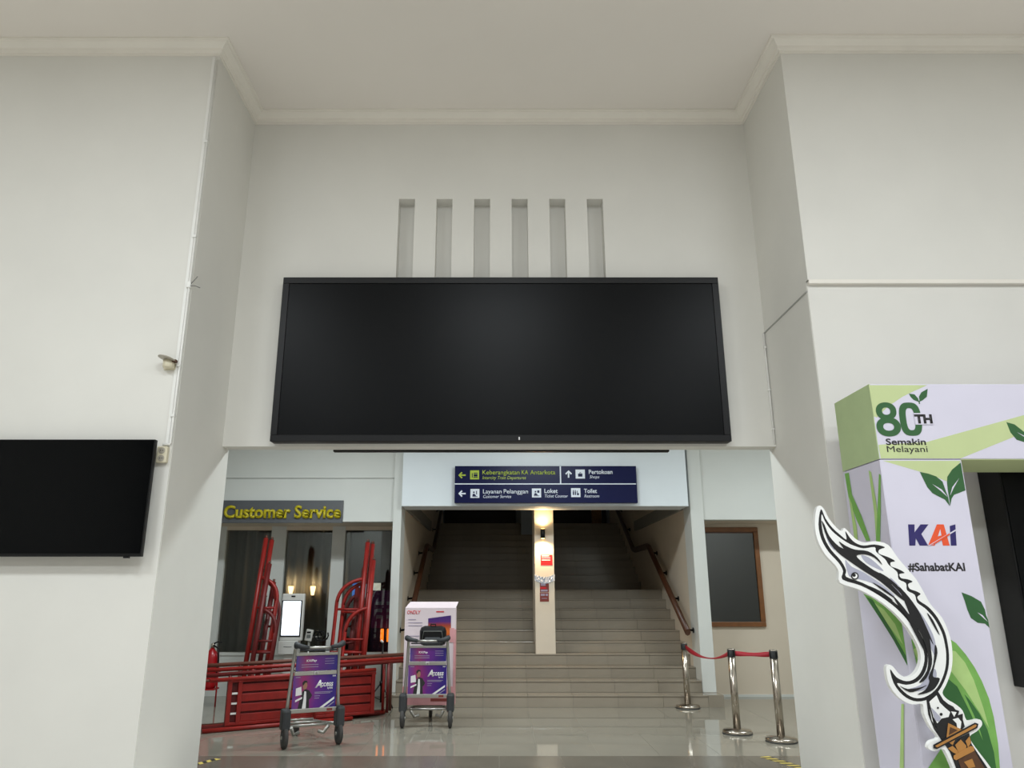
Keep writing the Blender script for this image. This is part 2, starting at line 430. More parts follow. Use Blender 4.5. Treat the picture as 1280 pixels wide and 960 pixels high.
# ------------------------------------------------------------------ glazed bay and lounge
GY = 12.5
g = struct('window_1', None, None, 'glazed partition of the service room below the yellow letters', 'window')
obj('sill_wall', bx(-7.2, SL - .13, GY - .06, GY + .10, 0, .60), 'hall_paint', g)
obj('sill', bx(-4.6, SL - .13, GY - .08, GY + .12, .60, .64), 'hall_paint', g)
for a, b, m in ((-3.74, -3.62, 'hall_paint'), (-3.62, -3.50, 'hall_paint'), (-2.74, -2.63, 'hall_paint'), (-2.63, -2.53, 'hall_paint'), (-4.66, -4.48, 'hall_paint')):
    obj('mullion', bx(a, b, GY - .05, GY + .09, .64, 2.60), m, g)
obj('head_rail', bx(-4.66, SL - .13, GY - .04, GY + .08, 2.54, 2.60), 'cream_paint', g)
for a, b in ((-4.48, -3.74), (-3.50, -2.74), (-2.53, SL - .13)):
    obj('pane', bx(a, b, GY + .01, GY + .02, .64, 2.54), 'bay_glass', g)
d = struct('door_1', bx(-5.6, -4.66, GY - .04, GY + .04, 0, 2.60), 'hall_paint', 'pale door with a long handle beside the glazed partition', 'door')
obj('handle', tube(NB(), [(-4.76, GY - .04, 1.40), (-4.76, GY - .09, 1.38), (-4.76, GY - .09, .98), (-4.76, GY - .04, .96)], .012), 'steel', d)
struct('wall_left', bx(-7.2, -5.6, GY - .04, GY + .1, 0, 2.6), 'hall_paint')
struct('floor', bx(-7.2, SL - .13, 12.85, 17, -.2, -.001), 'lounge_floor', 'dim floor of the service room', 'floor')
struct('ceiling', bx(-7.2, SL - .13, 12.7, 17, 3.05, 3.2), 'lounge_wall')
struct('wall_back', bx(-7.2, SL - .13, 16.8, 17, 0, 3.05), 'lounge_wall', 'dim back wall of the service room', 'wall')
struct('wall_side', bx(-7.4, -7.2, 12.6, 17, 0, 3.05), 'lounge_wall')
# curtain hung in the room behind the middle and outer panes
bm = NB(); n = 90; prev = None
for i in range(n + 1):
    x = -5.7 + 2.9 * i / n; y = 14.4 + .045 * math.sin(i * 1.25) + .02 * math.sin(i * .41)
    v0, v1 = bm.verts.new((x, y, .05)), bm.verts.new((x, y, 2.95))
    if prev: f = bm.faces.new((prev[0], v0, v1, prev[1])); f.smooth = True
    prev = (v0, v1)
cu = tag(obj('curtain', bm, 'curtain'), 'grey beige pleated curtain seen through the service room glass', 'curtain')
sm = cu.modifiers.new('thickness', 'SOLIDIFY'); sm.thickness = .006
for px, gy, lb in ((363.6, 14.26, 'small warm glowing sconce rising directly behind the white kiosk'), (391, 14.26, 'small warm glowing sconce between the kiosk and the next mullion')):
    p = at(px, 737, gy)
    t = thing('wall_sconce', lb, 'wall lamp', (p.x, p.y, p.z - .1), 0, 'sconces behind the glass')
    obj('shade', lathe(NB(), [(.025, .0), (.045, .10), (.05, .16), (.046, .16)], (0, 0, 0), 16), 'sconce_warm', t, True)
    obj('bracket', bx(-.018, .018, .0, .12, -.04, .02), 'black_plastic', t, True)
    l = bpy.data.lights.new('sconce_light', 'POINT'); l.energy = 2.5; l.color = (1, .72, .42); l.shadow_soft_size = .04
    lo = bpy.data.objects.new('sconce_light', l); COL.objects.link(lo); lo.parent = t; lo.location = (0, -.05, .24)
# lit screen on the lounge wall
a, b = at(438, 749, 16.7), at(478, 727, 16.7)
t = thing('wall_screen', 'lit television with blue and white picture inside the service room', 'television', ((a.x + b.x) / 2, 16.7, a.z))
obj('case', bx(a.x, b.x, 16.7, 16.8, a.z, b.z), 'black_plastic', t)
obj('picture', bx(a.x + .03, b.x - .03, 16.692, 16.70, a.z + .03, b.z - .03), 'screen_art', t)
# purple banner with its lamps inside the room
a, b = at(462, 818, 13.0), at(492, 738, 13.0)
t = thing('banner_stand', 'purple and navy printed banner stand behind the right pane', 'banner', ((a.x + b.x) / 2, 13.0, 0.0))
obj('sheet', bx(a.x, b.x, 13.0, 13.02, .3, b.z), 'banner_purple', t)
m_ = at(470, 785, 13.0)
obj('lower_print', bx(a.x, b.x, 12.996, 13.0, .3, m_.z), 'print_navy', t)
obj('foot', bx(a.x - .03, b.x + .03, 12.92, 13.12, 0, .06), 'aluminium', t)
obj('post', bx((a.x + b.x)/2 - .012, (a.x + b.x)/2 + .012, 13.03, 13.05, .05, b.z), 'aluminium', t)
for py in (754, 763, 771):
    for px in (474, 487):
        p = at(px, py, 13.0); obj('printed_square', bx(p.x - .05, p.x + .05, 12.994, 13.0, p.z - .028, p.z + .028), 'print_grey', t)
for px, lb in ((477.5, 'glowing orange tube lamp over the middle of the purple banner'), (485.5, 'glowing orange tube lamp half hidden by the stair pillar')):
    p = at(px, 794, 12.85)
    t = thing('tube_lamp', lb, 'lamp', (p.x, p.y, p.z - .1), 0, 'orange tube lamps')
    obj('tube', lathe(NB(), [(.018, -.01), (.026, .0), (.026, .19), (.018, .2)], (0, 0, 0), 14), 'orange_glow', t, True)
    obj('cap', lathe(NB(), [(.028, -.03), (.028, 0)], (0, 0, 0), 14), 'black_plastic', t, True)
    obj('stem', tube(NB(), [(0, 0, -.03), (0, 0, .0 - (p.z - .1))], .008), 'black_plastic', t, True)

# ------------------------------------------------------------------ brown window in the right recess
WY = 12.37
g = struct('window_2', None, None, 'brown wooden window with dark glass in the right recess', 'window')
x0, x1, z0, z1, fw = 3.24, 4.21, 1.03, 2.575, .075
for q in ((x0, x1, z1 - fw, z1), (x0, x1, z0, z0 + fw), (x0, x0 + fw, z0 + fw, z1 - fw), (x1 - fw, x1, z0 + fw, z1 - fw)):
    obj('window_frame', bx(q[0], q[1], WY - .05, WY, q[2], q[3], bevel=.006), 'window_wood', g)
obj('inner_bead', bx(x0 + fw, x1 - fw, WY - .02, WY, z1 - fw - .02, z1 - fw), 'wood', g)
obj('pane', bx(x0 + fw, x1 - fw, WY - .022, WY - .014, z0 + fw, z1 - fw - .02), 'dark_glass', g)
obj('blind', bx(x0 + fw, x1 - fw, WY - .012, WY - .002, z0 + fw, z1 - fw - .02), 'lounge_wall', g)

# ------------------------------------------------------------------ large dark display
t = thing('led_display', 'huge black switched-off display mounted over the opening', 'display', (0.015, Y2, 2.955))
obj('cabinet', bx(-2.215, 2.245, 7.09, Y2 - .002, 2.955, 4.668, bevel=.008), 'black_plastic', t)
for q in ((-2.215, 2.245, 4.60, 4.668), (-2.215, 2.245, 2.955, 3.02), (-2.215, -2.15, 3.02, 4.60), (2.18, 2.245, 3.02, 4.60)):
    obj('bezel', bx(q[0], q[1], 7.068, 7.09, q[2], q[3], bevel=.004), 'black_plastic', t)
obj('screen', bx(-2.15, 2.18, 7.08, 7.092, 3.02, 4.60), 'led_face', t)
p = at(649, 548, 7.066); obj('standby_mark', bx(p.x - .006, p.x + .006, 7.064, 7.068, p.z - .014, p.z + .014), 'print_white', t)
t = thing('led_display', 'second black display behind the lintel, only its lower edge showing', 'display', (0, Y3 + .1, 2.9))
a, b = at(418, 565.5, Y3 + .06), at(835, 565.5, Y3 + .06)
obj('cabinet', bx(a.x, b.x, Y3 + .002, Y3 + .07, a.z, 4.0), 'black_plastic', t)
obj('screen', bx(a.x + .05, b.x - .05, Y3 + .07, Y3 + .078, a.z + .05, 3.95), 'led_face', t)

# ------------------------------------------------------------------ television on the left
t = thing('television', 'wide black switched-off television on the pale wall', 'television', (-3.62, Y1, 1.82))
obj('case', bx(-4.45, -2.795, 5.955, 6.0, 1.82, 2.75, bevel=.005), 'black_plastic', t)
obj('screen', bx(-4.44, -2.805, 5.949, 5.957, 1.845, 2.742), 'tv_face', t)
obj('wall_mount', bx(-3.9, -3.3, 6.0, Y1 - .001, 2.05, 2.5), 'black_plastic', t)
obj('sensor', bx(-2.93, -2.89, 5.95, 5.98, 1.808, 1.82), 'black_plastic', t)
# conduit, clips, sockets, wall unit
t = thing('cable_conduit', 'white cable conduit running down the wall edge to the socket', 'conduit', (-2.75, Y1, 2.72))
obj('trunking', bx(-2.772, -2.745, Y1 - .012, Y1, 2.74, 6.54), 'white_plastic', t)
obj('pipe', tube(NB(), [(-2.731, Y1 - .013, 6.50), (-2.731, Y1 - .013, 2.75), (-2.735, Y1 - .013, 2.735), (-2.79, Y1 - .013, 2.733)], .011), 'white_plastic', t)
for z in (5.6, 4.63, 3.42, 2.98): obj('clip', bx(-2.75, -2.718, Y1 - .03, Y1, z - .012, z + .012), 'white_plastic', t)
obj('junction', bx(-2.752, -2.712, Y1 - .034, Y1, 4.13, 4.19, bevel=.006), 'white_plastic', t)
obj('loose_wire', tube(NB(), [(-2.715, Y1 - .02, 4.17), (-2.69, Y1 - .03, 4.19), (-2.66, Y1 - .03, 4.235)], .004, 6), 'mark_grey', t)
obj('loose_wire', tube(NB(), [(-2.715, Y1 - .02, 4.15), (-2.67, Y1 - .03, 4.145), (-2.63, Y1 - .02, 4.13)], .004, 6), 'mark_grey', t)
p = at(203.5, 568.5, Y1 - .02)
t = thing('wall_socket', 'cream double power socket beside the television', 'socket', (p.x, Y1, p.z - .065))
obj('plate', bx(p.x - .044, p.x + .044, Y1 - .045, Y1 - .001, p.z - .068, p.z + .068, bevel=.008), 'cream_plastic', t)
for dz in (.032, -.032):
    s = obj('outlet', lathe(NB(), [(.026, 0), (.026, .004), (.021, .004), (.021, .002)], (p.x, Y1 - .049, p.z + dz), 18, 'y'), 'sensor_cap', t)
    for k in (-1, 1): obj('pin_hole', lathe(NB(), [(.004, 0), (.004, .004)], (p.x + k * .009, Y1 - .0505, p.z + dz), 8, 'y'), 'ink_black', s)
p = at(209, 448, 6.02)
t = thing('wall_sensor', 'small beige wall unit with a round hood beside the conduit', 'wall lamp', (p.x, Y1, p.z - .1))
bm = lathe(NB(), [(.0, .010), (.05, .008), (.072, .0), (.074, -.006), (.068, -.008), (.0, -.008)], (0, 0, 0), 28)
bmesh.ops.rotate(bm, verts=bm.verts, cent=(0, 0, 0), matrix=Matrix.Rotation(R(13), 3, 'Y') @ Matrix.Rotation(R(-6), 3, 'X'))
bmesh.ops.translate(bm, verts=bm.verts, vec=(p.x, 6.015, p.z)); obj('hood', bm, 'sensor_cap', t)
obj('body', lathe(NB(), [(.04, -.075), (.046, -.07), (.048, -.01)], (p.x + .005, 6.05, p.z), 24), 'cream_plastic', t)
obj('back_plate', bx(p.x - .05, p.x + .05, 6.085, Y1 - .001, p.z - .08, p.z + .0), 'cream_plastic', t)
obj('bracket', bx(p.x + .03, p.x + .075, 6.02, 6.06, p.z - .03, p.z - .008), 'hilt_brown', t)
# white cable down the recess corner
t = thing('corner_cable', 'thin white cable in the recess corner below the thin grey strip', 'cable', (2.69, Y2, 2.95))
obj('cable', tube(NB(), [(2.70, Y2 - .012, 4.10), (2.70, Y2 - .012, 2.95)], .008, 8), 'white_plastic', t)
for z in (3.95, 3.5, 3.1): obj('clip', bx(2.688, 2.712, Y2 - .024, Y2, z - .008, z + .008), 'white_plastic', t)

# ------------------------------------------------------------------ blue direction sign
SY = 11.36
a, b = at(568, 628.6, SY), at(795, 582.5, SY)
t = thing('direction_sign', 'navy blue direction sign with white and lime lettering on the beam', 'sign', ((a.x + b.x) / 2, 11.45, a.z))
obj('panel', bx(a.x, b.x, SY, 11.449, a.z, b.z, bevel=.004), 'navy', t)
def srect(px0, py0, px1, py1, nm, m, d=.004):
    u, v = at(px0, py1, SY), at(px1, py0, SY); return obj(nm, bx(u.x, v.x, SY - d, SY, u.z, v.z), m, t)
srect(568, 604.3, 795, 605.6, 'divider', 'sign_white'); srect(700, 582.8, 701.1, 604.4, 'divider', 'sign_white')
def stext(s, x0, x1, yt, yb, m, bold=.012, shear=0.0):
    u, v = at(x0, yb, SY), at(x1, yt, SY); lettering('lettering', s, t, m, u.x, v.x, u.z, v.z, SY, .003, bold, shear)
for w_, a_, b_ in (('Keberangkatan', 603, 649.5), ('KA', 652, 660.3), ('Antarkota', 662.6, 694)): stext(w_, a_, b_, 587.6, 593, 'sign_lime', .008)
stext('Intercity Train Departures', 603, 657.5, 595, 599, 'sign_lime', .0, .25)
stext('Pertokoan', 736, 765.5, 587.2, 592.4, 'sign_white', .021); stext('Shops', 737, 749, 594.2, 597.8, 'sign_white', 0, .25)
stext('Layanan', 603.7, 627, 611.6, 616.8, 'sign_white', .008); stext('Pelanggan', 629.6, 660, 611.6, 616.8, 'sign_white', .008); stext('Customer Service', 604, 639, 618.6, 622.4, 'sign_white', 0, .25)
stext('Loket', 680.5, 697, 611, 616.2, 'sign_white', .021); stext('Ticket Counter', 681, 710, 618, 621.8, 'sign_white', 0, .25)
stext('Toilet', 730, 746, 611, 616.2, 'sign_white', .021); stext('Restroom', 730.5, 749, 618, 621.8, 'sign_white', 0, .25)
def spoly(pts, nm, m, d=.004, base=0.0, par=None):
    return obj(nm, prism(NB(), [at(x, y, SY - base) for x, y in pts], (0, -d, 0)), m, par or t)
def arrow(cx, cy, ang, m):
    c, s = math.cos(ang), math.sin(ang)
    pts = [(-4.6, 0), (-.6, -4.2), (.8, -3.0), (-1.4, -.9), (4.6, -.9), (4.6, .9), (-1.4, .9), (.8, 3.0), (-.6, 4.2)]
    spoly([(cx + x * c - y * s, cy + x * s + y * c) for x, y in pts], 'arrow', m)
arrow(577.5, 594, 0, 'sign_lime'); arrow(577.5, 617, 0, 'sign_white'); arrow(710.7, 592.5, math.pi / 2, 'sign_white')
def icon(x0, y0, m, shapes):
    pl = srect(x0, y0, x0 + 11.3, y0 + 11.2, 'icon_plate', m)
    for sh in shapes: spoly([(x0 + x, y0 + y) for x, y in sh], 'pictogram', 'navy', .002, .004, pl)
R4 = lambda x0, y0, x1, y1: [(x0, y0), (x1, y0), (x1, y1), (x0, y1)]
icon(587.6, 588, 'sign_lime', [R4(4.5, 3, 9.3, 4), R4(2.2, 3.5, 3.2, 9), R4(4.5, 4.8, 9.3, 7.6), R4(4.2, 8.2, 9.6, 9.2)])
icon(719.6, 587, 'sign_white', [R4(3, 5, 8.4, 8.8), [(4.4, 5), (4.9, 3.4), (6.5, 3.4), (7, 5), (6.4, 5), (6.1, 4), (5.3, 4), (5, 5)]])
icon(588, 611.2, 'sign_white', [[(2.6, 9), (2.8, 6.8), (4.3, 5.8), (5.8, 6.8), (7.5, 9)], R4(3.4, 3.2, 5.2, 5.2), R4(7.2, 2.4, 8.2, 6.8), R4(2.4, 9.2, 9.0, 9.8)])
icon(665, 610.6, 'sign_white', [[(2.6, 8.6), (2.8, 6.6), (4.3, 5.6), (5.8, 6.4), (7.5, 8.6)], R4(3.4, 3, 5.2, 5), R4(6.6, 2.4, 9.2, 5.4), R4(2.2, 8.9, 9.4, 9.6)])
icon(714, 610.2, 'sign_white', [R4(2, 4, 3.6, 8.6), R4(2.2, 2.4, 3.4, 3.6), R4(4.5, 4, 6, 8.6), R4(4.6, 2.4, 5.8, 3.6), R4(7.3, 3.2, 8.1, 6.4), R4(7.3, 6.2, 9.6, 8.8)])

# ------------------------------------------------------------------ customer service sign
CYS = 11.55
a, b = at(276.5, 653.5, CYS), at(429, 625.5, CYS)
t = thing('service_sign', 'dark grey board with raised yellow customer service letters', 'sign', ((a.x + b.x) / 2, 11.6, a.z))
obj('board', bx(a.x, b.x, CYS, 11.598, a.z, b.z), 'sign_grey', t)
u, v = at(279, 647, CYS - .03), at(426.5, 632, CYS - .03)
lettering('lettering', 'Customer Service', t, 'letter_yellow', u.x, v.x, u.z, v.z, CYS - .028, .006, .03)
lettering('letter_edge', 'Customer Service', t, 'letter_yellow', u.x, v.x, u.z, v.z, CYS, .026, .03)

# ------------------------------------------------------------------ pillar fittings
p = at(678.5, 667, PY - .06)
t = thing('wall_lamp', 'black cylinder lamp lighting the cream pillar up and down', 'wall lamp', (p.x, PY, p.z - .1))
obj('housing', lathe(NB(), [(.03, -.075), (.036, -.075), (.036, .075), (.03, .075)], p, 20), 'black_plastic', t)
obj('bracket', bx(p.x - .02, p.x + .02, PY - .045, PY, p.z - .03, p.z + .03), 'black_plastic', t)
for s in (-1, 1):
    obj('lens', lathe(NB(), [(.026, s * .0755), (.026, s * .078)], p, 16), 'lamp_warm', t)
    l = bpy.data.lights.new('lamp_beam', 'SPOT'); l.energy = 40 if s < 0 else 16; l.color = (1, .70, .36); l.spot_size = R(150); l.spot_blend = 1.0; l.shadow_soft_size = .025
    lo = bpy.data.objects.new('lamp_beam', l); COL.objects.link(lo); lo.parent = t
    lo.location = Vector((p.x, PY - .10, p.z + s * .09)) - t.location
    lo.rotation_euler = (0 if s < 0 else math.pi, 0, 0)
def notice(nm, label, x0, y0, x1, y1, m, marks):
    u, v = at(x0, y1, PY - .004), at(x1, y0, PY - .004)
    q = thing(nm, label, 'notice', ((u.x + v.x) / 2, PY, u.z))
    obj('sheet', bx(u.x, v.x, PY - .004, PY - .0005, u.z, v.z), m, q)
    for (a0, b0, a1, b1, mm) in marks:
        s, w_ = at(a0, b1, PY - .005), at(a1, b0, PY - .005)
        obj('print', bx(s.x, w_.x, PY - .006, PY - .004, s.z, w_.z), mm, q)
notice('red_notice', 'bright red notice just under the pillar lamp', 676, 693.3, 690.4, 706.6, 'poster_red',
       [(677, 694.5, 686.5, 695.4, 'print_white'), (677, 697, 687.8, 697.8, 'print_white'), (677, 699.6, 688, 700.6, 'print_white'), (688.6, 693.8, 690.2, 706, 'print_red')])
notice('brown_notice', 'brown red notice taped above another on the pillar', 675, 728.6, 686, 740.2, 'poster_brown',
       [(676, 729.4, 682, 732.2, 'print_grey'), (675.5, 734, 683, 736, 'print_red'), (676, 737, 684.5, 739.4, 'print_grey')])
notice('brown_notice', 'brown red notice lowest on the cream pillar', 675, 740.8, 686, 752, 'poster_brown',
       [(676, 742, 681, 745, 'print_grey'), (682, 742, 685, 745, 'print_grey'), (677, 747.6, 684, 748.4, 'print_grey')])
bm = NB(); n = 26; prev = None
for i in range(n + 1):                           # crumpled wrap round the pillar
    x = PX0 - .004 + (PX1 - PX0 + .008) * i / n
    z = at(680, 722, PY).z - .045 * math.sin(math.pi * i / n); row = []
    for j in range(5):
        row.append(bm.verts.new((x, PY - .006 - .014 * random.random(), z - .05 + .025 * j + .008 * random.random())))
    if prev:
        for j in range(4): bm.faces.new((prev[j], row[j], row[j+1], prev[j+1]))
    prev = row
o = tag(obj('tape_wrap', bm, 'plastic_wrap'), 'crumpled silvery tape wrapped across the cream pillar', 'tape')
s = o.modifiers.new('thickness', 'SOLIDIFY'); s.thickness = .003

# ------------------------------------------------------------------ handrails
def handrail(x, wx, s, label):
    t = thing('handrail', label, 'handrail', (x, 11.6, .9))
    k = rise / tread
    pts = [(11.68, .98), (14.28, .98 + k * 2.6), (14.45, 2.40), (15.75, 2.40), (15.95, 2.42), (18.9, 2.42 + k * 2.95)]
    rail = obj('rail', tube(NB(), [(x, y, z) for y, z in pts], .044, 8, flat=1.3), 'wood', t)
    obj('backing_bar', tube(NB(), [(wx - s * .03, y, z - .01) for y, z in pts], .014, 6), 'cream_paint', t)
    for (y, f) in ((11.85, 0), (12.7, 0), (13.5, 0), (14.2, 0), (16.1, 1), (17.0, 1), (18.0, 1)):
        z = .98 + k * (y - 11.68) if not f else 2.42 + k * (y - 15.95)
        obj('bracket', tube(NB(), [(wx, y, z - .07), (x - s * .02, y, z - .06), (x, y, z - .02)], .016, 8), 'black_plastic', t)
        obj('bracket_rose', lathe(NB(), [(.04, 0), (.04, s * -.012)], (wx, y, z - .07), 12, 'x'), 'black_plastic', t)
handrail(SL + .13, SL + .012, 1, 'brown wooden handrail on the stair wall beside the glazed bay')
handrail(SR - .13, SR - .012, -1, 'brown wooden handrail on the stair wall beside the brown window')

# ------------------------------------------------------------------ belt barrier posts
def stanchion(px, py, h, label):
    Y = CAM_H / -math.tan(PITCH + math.atan((CY - py) / F_PX)); p = at(px, py, Y)
    t = thing('barrier_post', label, 'barrier post', (p.x, Y, 0), 0, 'belt barrier posts')
    obj('base', lathe(NB(), [(.16, 0), (.165, .012), (.165, .03), (.155, .042), (.04, .052), (.03, .06)], (0, 0, 0), 36), 'steel', t, True)
    obj('base_ring', lathe(NB(), [(.166, 0.001), (.168, .006), (.166, .012)], (0, 0, 0), 36), 'rubber', t, True)
    obj('post', lathe(NB(), [(.042, .05), (.042, h - .09)], (0, 0, 0), 24), 'steel', t, True)
    obj('cassette', lathe(NB(), [(.043, h - .09), (.045, h - .085), (.045, h - .012), (.04, h)], (0, 0, 0), 24), 'rubber', t, True)
    obj('cap', lathe(NB(), [(.044, h - .012), (.044, h - .002), (.03, h + .003)], (0, 0, 0), 24), 'steel', t, True)
    for k in range(4):
        a = k * math.pi / 2 + .4
        obj('belt_slot', bx(.042 * math.cos(a) - .008, .042 * math.cos(a) + .008, .042 * math.sin(a) - .008, .042 * math.sin(a) + .008, h - .08, h - .02), 'black_plastic', t, True)
    return Vector((p.x, Y, h - .05))
s1 = stanchion(860, 885, .86, 'steel barrier post standing against the lowest stair')
s2 = stanchion(922, 917, .915, 'steel barrier post between two red belts')
s3 = stanchion(977, 927, .935, 'steel barrier post nearest the right jamb')
def belt(a, b, sag, twist, label):
    bm = NB(); prev = None; n = 24; d = (b - a); hz = Vector((d.x, d.y, 0)).normalized(); sd = Vector((-hz.y, hz.x, 0))
    a = a + hz * .054; b = b - hz * .054
    for i in range(n + 1):
        f = i / n; c = a.lerp(b, f) - Vector((0, 0, sag * 4 * f * (1 - f)))
        w = .028; ang = twist * math.sin(math.pi * f)
        v = Vector((0, 0, 1)) * math.cos(ang) * w + sd * math.sin(ang) * w
        row = (bm.verts.new(c - v), bm.verts.new(c + v))
        if prev: q = bm.faces.new((prev[0], row[0], row[1], prev[1])); q.smooth = True
        prev = row
    o = tag(obj('barrier_belt', bm, 'belt_red'), label, 'barrier belt', 'red barrier belts')
    m = o.modifiers.new('thickness', 'SOLIDIFY'); m.thickness = .003
belt(s1, s2, .10, 1.45, 'sagging twisted red belt stretched from the stair post')
belt(s2, s3, .005, .9, 'short taut red belt ending at the post by the right jamb')
# warning tape on the dark threshold
def hazard(p0, p1, w, label):
    p0, p1 = Vector(p0), Vector(p1); d = (p1 - p0); L = d.length; d.normalize(); sd = Vector((-d.y, d.x, 0))
    t = thing('hazard_tape', label, 'tape', (p0.x, p0.y, 0))
    def strip(a, b, z, sk):
        return [p0 + d * a - sd * w/2 + Vector((0, 0, z)), p0 + d * b - sd * w/2 + Vector((0, 0, z)), p0 + d * (b + sk) + sd * w/2 + Vector((0, 0, z)), p0 + d * (a + sk) + sd * w/2 + Vector((0, 0, z))]
    obj('band', prism(NB(), strip(0, L, .0006, 0), (0, 0, .0008)), 'tape_yellow', t)
    k = 0.02
    while k < L - .1: obj('stripe', prism(NB(), strip(k, k + .05, .0015, .04), (0, 0, .0006)), 'tape_black', t); k += .1
hazard((2.60, 8.02, 0), (2.82, 7.40, 0), .10, 'yellow and black hazard tape on the dark floor by the right jamb')
hazard((-2.72, 7.92, 0), (-2.95, 7.45, 0), .07, 'worn yellow hazard tape on the dark floor by the left jamb')

# ------------------------------------------------------------------ luggage trolleys
def trolley(label, loc, rz):
    t = thing('luggage_trolley', label, 'trolley', loc, rz, 'luggage trolleys'); L = dict(parent=t, local=True)
    for s in (-1, 1):
        obj('side_tube', tube(NB(), [(s * .285, .03, .22), (s * .265, .03, .45), (s * .245, .015, .80), (s * .238, -.02, .96), (s * .235, -.05, 1.0)], .018, 10), 'aluminium', t, True)
        fd = obj('fender', bx(s * .285 - .045, s * .285 + .045, -.06, .09, .17, .38, bevel=.025), 'rubber', t, True)
        wh = obj('wheel', lathe(NB(), [(.05, -.022), (.098, -.022), (.107, -.012), (.107, .012), (.098, .022), (.05, .022)], (s * .285, 0, .107), 26, 'x'), 'tyre', t, True)
        obj('hub', lathe(NB(), [(.05, -.028), (.05, .028)], (s * .285, 0, .107), 18, 'x'), 'rubber', wh, True)
        obj('axle_bolt', lathe(NB(), [(.018, -.036), (.018, .036)], (s * .285, 0, .107), 10, 'x'), 'aluminium', wh, True)
        g_ = obj('grip', tube(NB(), [(s * .235, -.05, 1.0), (s * .25, -.10, 1.02), (s * .20, -.12, 1.0), (s * .12, -.12, .985)], [.028, .032, .026, .02], 12), 'rubber', t, True)
        obj('base_rail', tube(NB(), [(s * .26, .05, .20), (s * .22, .35, .17), (s * .13, .74, .15), (s * .06, .82, .15)], .017, 10), 'aluminium', t, True)
        obj('lift_hook', tube(NB(), [(s * .235, .02, .9), (s * .22, .12, .9)], .01, 8), 'aluminium', t, True)
    obj('handle_bar', tube(NB(), [(-.13, -.12, .985), (.13, -.12, .985)], .015, 12), 'aluminium', t, True)
    obj('brake_lever', tube(NB(), [(-.2, -.075, .955), (.2, -.075, .955)], .008, 8), 'rubber', t, True)
    obj('upper_frame', bx(-.225, .225, -.006, .02, .70, .74, bevel=.004), 'aluminium', t, True)
    obj('top_frame', bx(-.225, .225, -.02, .012, .90, .925, bevel=.004), 'aluminium', t, True)
    obj('lower_frame', bx(-.245, .245, .0, .028, .33, .372, bevel=.004), 'aluminium', t, True)
    obj('frame_badge', bx(.14, .2, -.002, .0, .338, .362), 'poster_brown', t, True)
    up = obj('upper_board', bx(-.215, .225, -.012, .004, .745, .898), 'ad_fade', t, True)
    lo = obj('lower_board', bx(-.232, .232, .0, .012, .374, .70), 'ad_fade_low', t, True)
    lettering('lettering', 'KAIPay', up, 'print_white', -.11, -.0, .836, .86, -.012, .001, .012, .1, True)
    for z in (.805, .782): obj('text_line', bx(-.16, .02, -.0135, -.012, z, z + .006), 'print_grey', up, True)
    for z in (.86, .835, .81): obj('text_line', bx(.09, .19, -.0135, -.012, z, z + .005), 'print_grey', up, True)
    lettering('lettering', 'A', lo, 'print_white', .0, .075, .575, .645, 0, .0015, .045, .25, True)
    lettering('lettering', 'ccess', lo, 'print_white', .062, .195, .582, .638, 0, .0015, .022, .15, True)
    lettering('lettering', 'by KAI', lo, 'print_white', .135, .19, .555, .572, 0, .0015, .03, 0, True)
    lettering('lettering', 'KAI', lo, 'print_white', .185, .218, .678, .69, 0, .0015, .05, .1, True)
    obj('text_line', bx(-.21, -.16, -.0015, 0, .68, .688), 'print_grey', lo, True)
    for z, xe in ((.525, .19), (.512, .17), (.488, .06), (.466, .05)): obj('text_line', bx(0, xe, -.0015, 0, z, z + .006), 'print_grey', lo, True)
    def pp(nm, pts, m, d=.0015): obj(nm, prism(NB(), [(x, 0, z) for x, z in pts], (0, -d, 0)), m, lo, True)
    pp('print_stripe', [(.06, .374), (.215, .475), (.215, .452), (.10, .374)], 'print_white')
    pp('print_stripe', [(.13, .374), (.215, .43), (.215, .418), (.15, .374)], 'print_grey')
    pp('print_jacket', [(-.17, .374), (-.155, .45), (-.13, .54), (-.10, .565), (-.06, .55), (-.025, .50), (-.04, .47), (-.055, .46), (-.05, .374)], 'print_dark')
    pp('print_shirt', [(-.125, .374), (-.115, .46), (-.11, .545), (-.09, .54), (-.085, .46), (-.085, .374)], 'print_white', .002)
    pp('print_face', [(-.125, .57), (-.128, .61), (-.11, .635), (-.09, .63), (-.082, .60), (-.09, .57), (-.105, .56)], 'print_skin', .002)
    pp('print_hair', [(-.132, .60), (-.135, .63), (-.115, .65), (-.088, .645), (-.08, .625), (-.105, .63), (-.122, .605)], 'print_dark', .0025)
    pp('print_phone', [(-.20, .50), (-.20, .575), (-.145, .59), (-.135, .51)], 'print_white', .0018)
    pp('print_ribbon', [(-.20, .44), (-.13, .47), (-.13, .49), (-.20, .46)], 'print_white', .0018)
    obj('emblem_clip', tube(NB(), [(-.015, -.012, .705), (-.015, -.016, .735), (.015, -.016, .735), (.015, -.012, .705)], .006, 6), 'print_white', t, True)
    bm = NB()
    for x in [-.2 + .1 * i for i in range(5)]: tube(bm, [(x, .0, .74), (x, .16, .76), (x, .18, .90)], .005, 6)
    for z, y in ((.76, .16), (.83, .17), (.90, .18)): tube(bm, [(-.22, 0, z), (-.22, y, z), (.22, y, z), (.22, 0, z)], .006, 6)
    obj('basket', bm, 'aluminium', t, True)
    for y in (.22, .42, .62): obj('cross_bar', tube(NB(), [(-.245 + .14 * y, y, .175), (.245 - .14 * y, y, .175)], .013, 8), 'aluminium', t, True)
    for s in (-1, 1):
        obj('corner_foot', tube(NB(), [(s * .2, .1, .18), (s * .16, .15, .10), (s * .10, .16, .12)], .018, 8), 'aluminium', t, True)
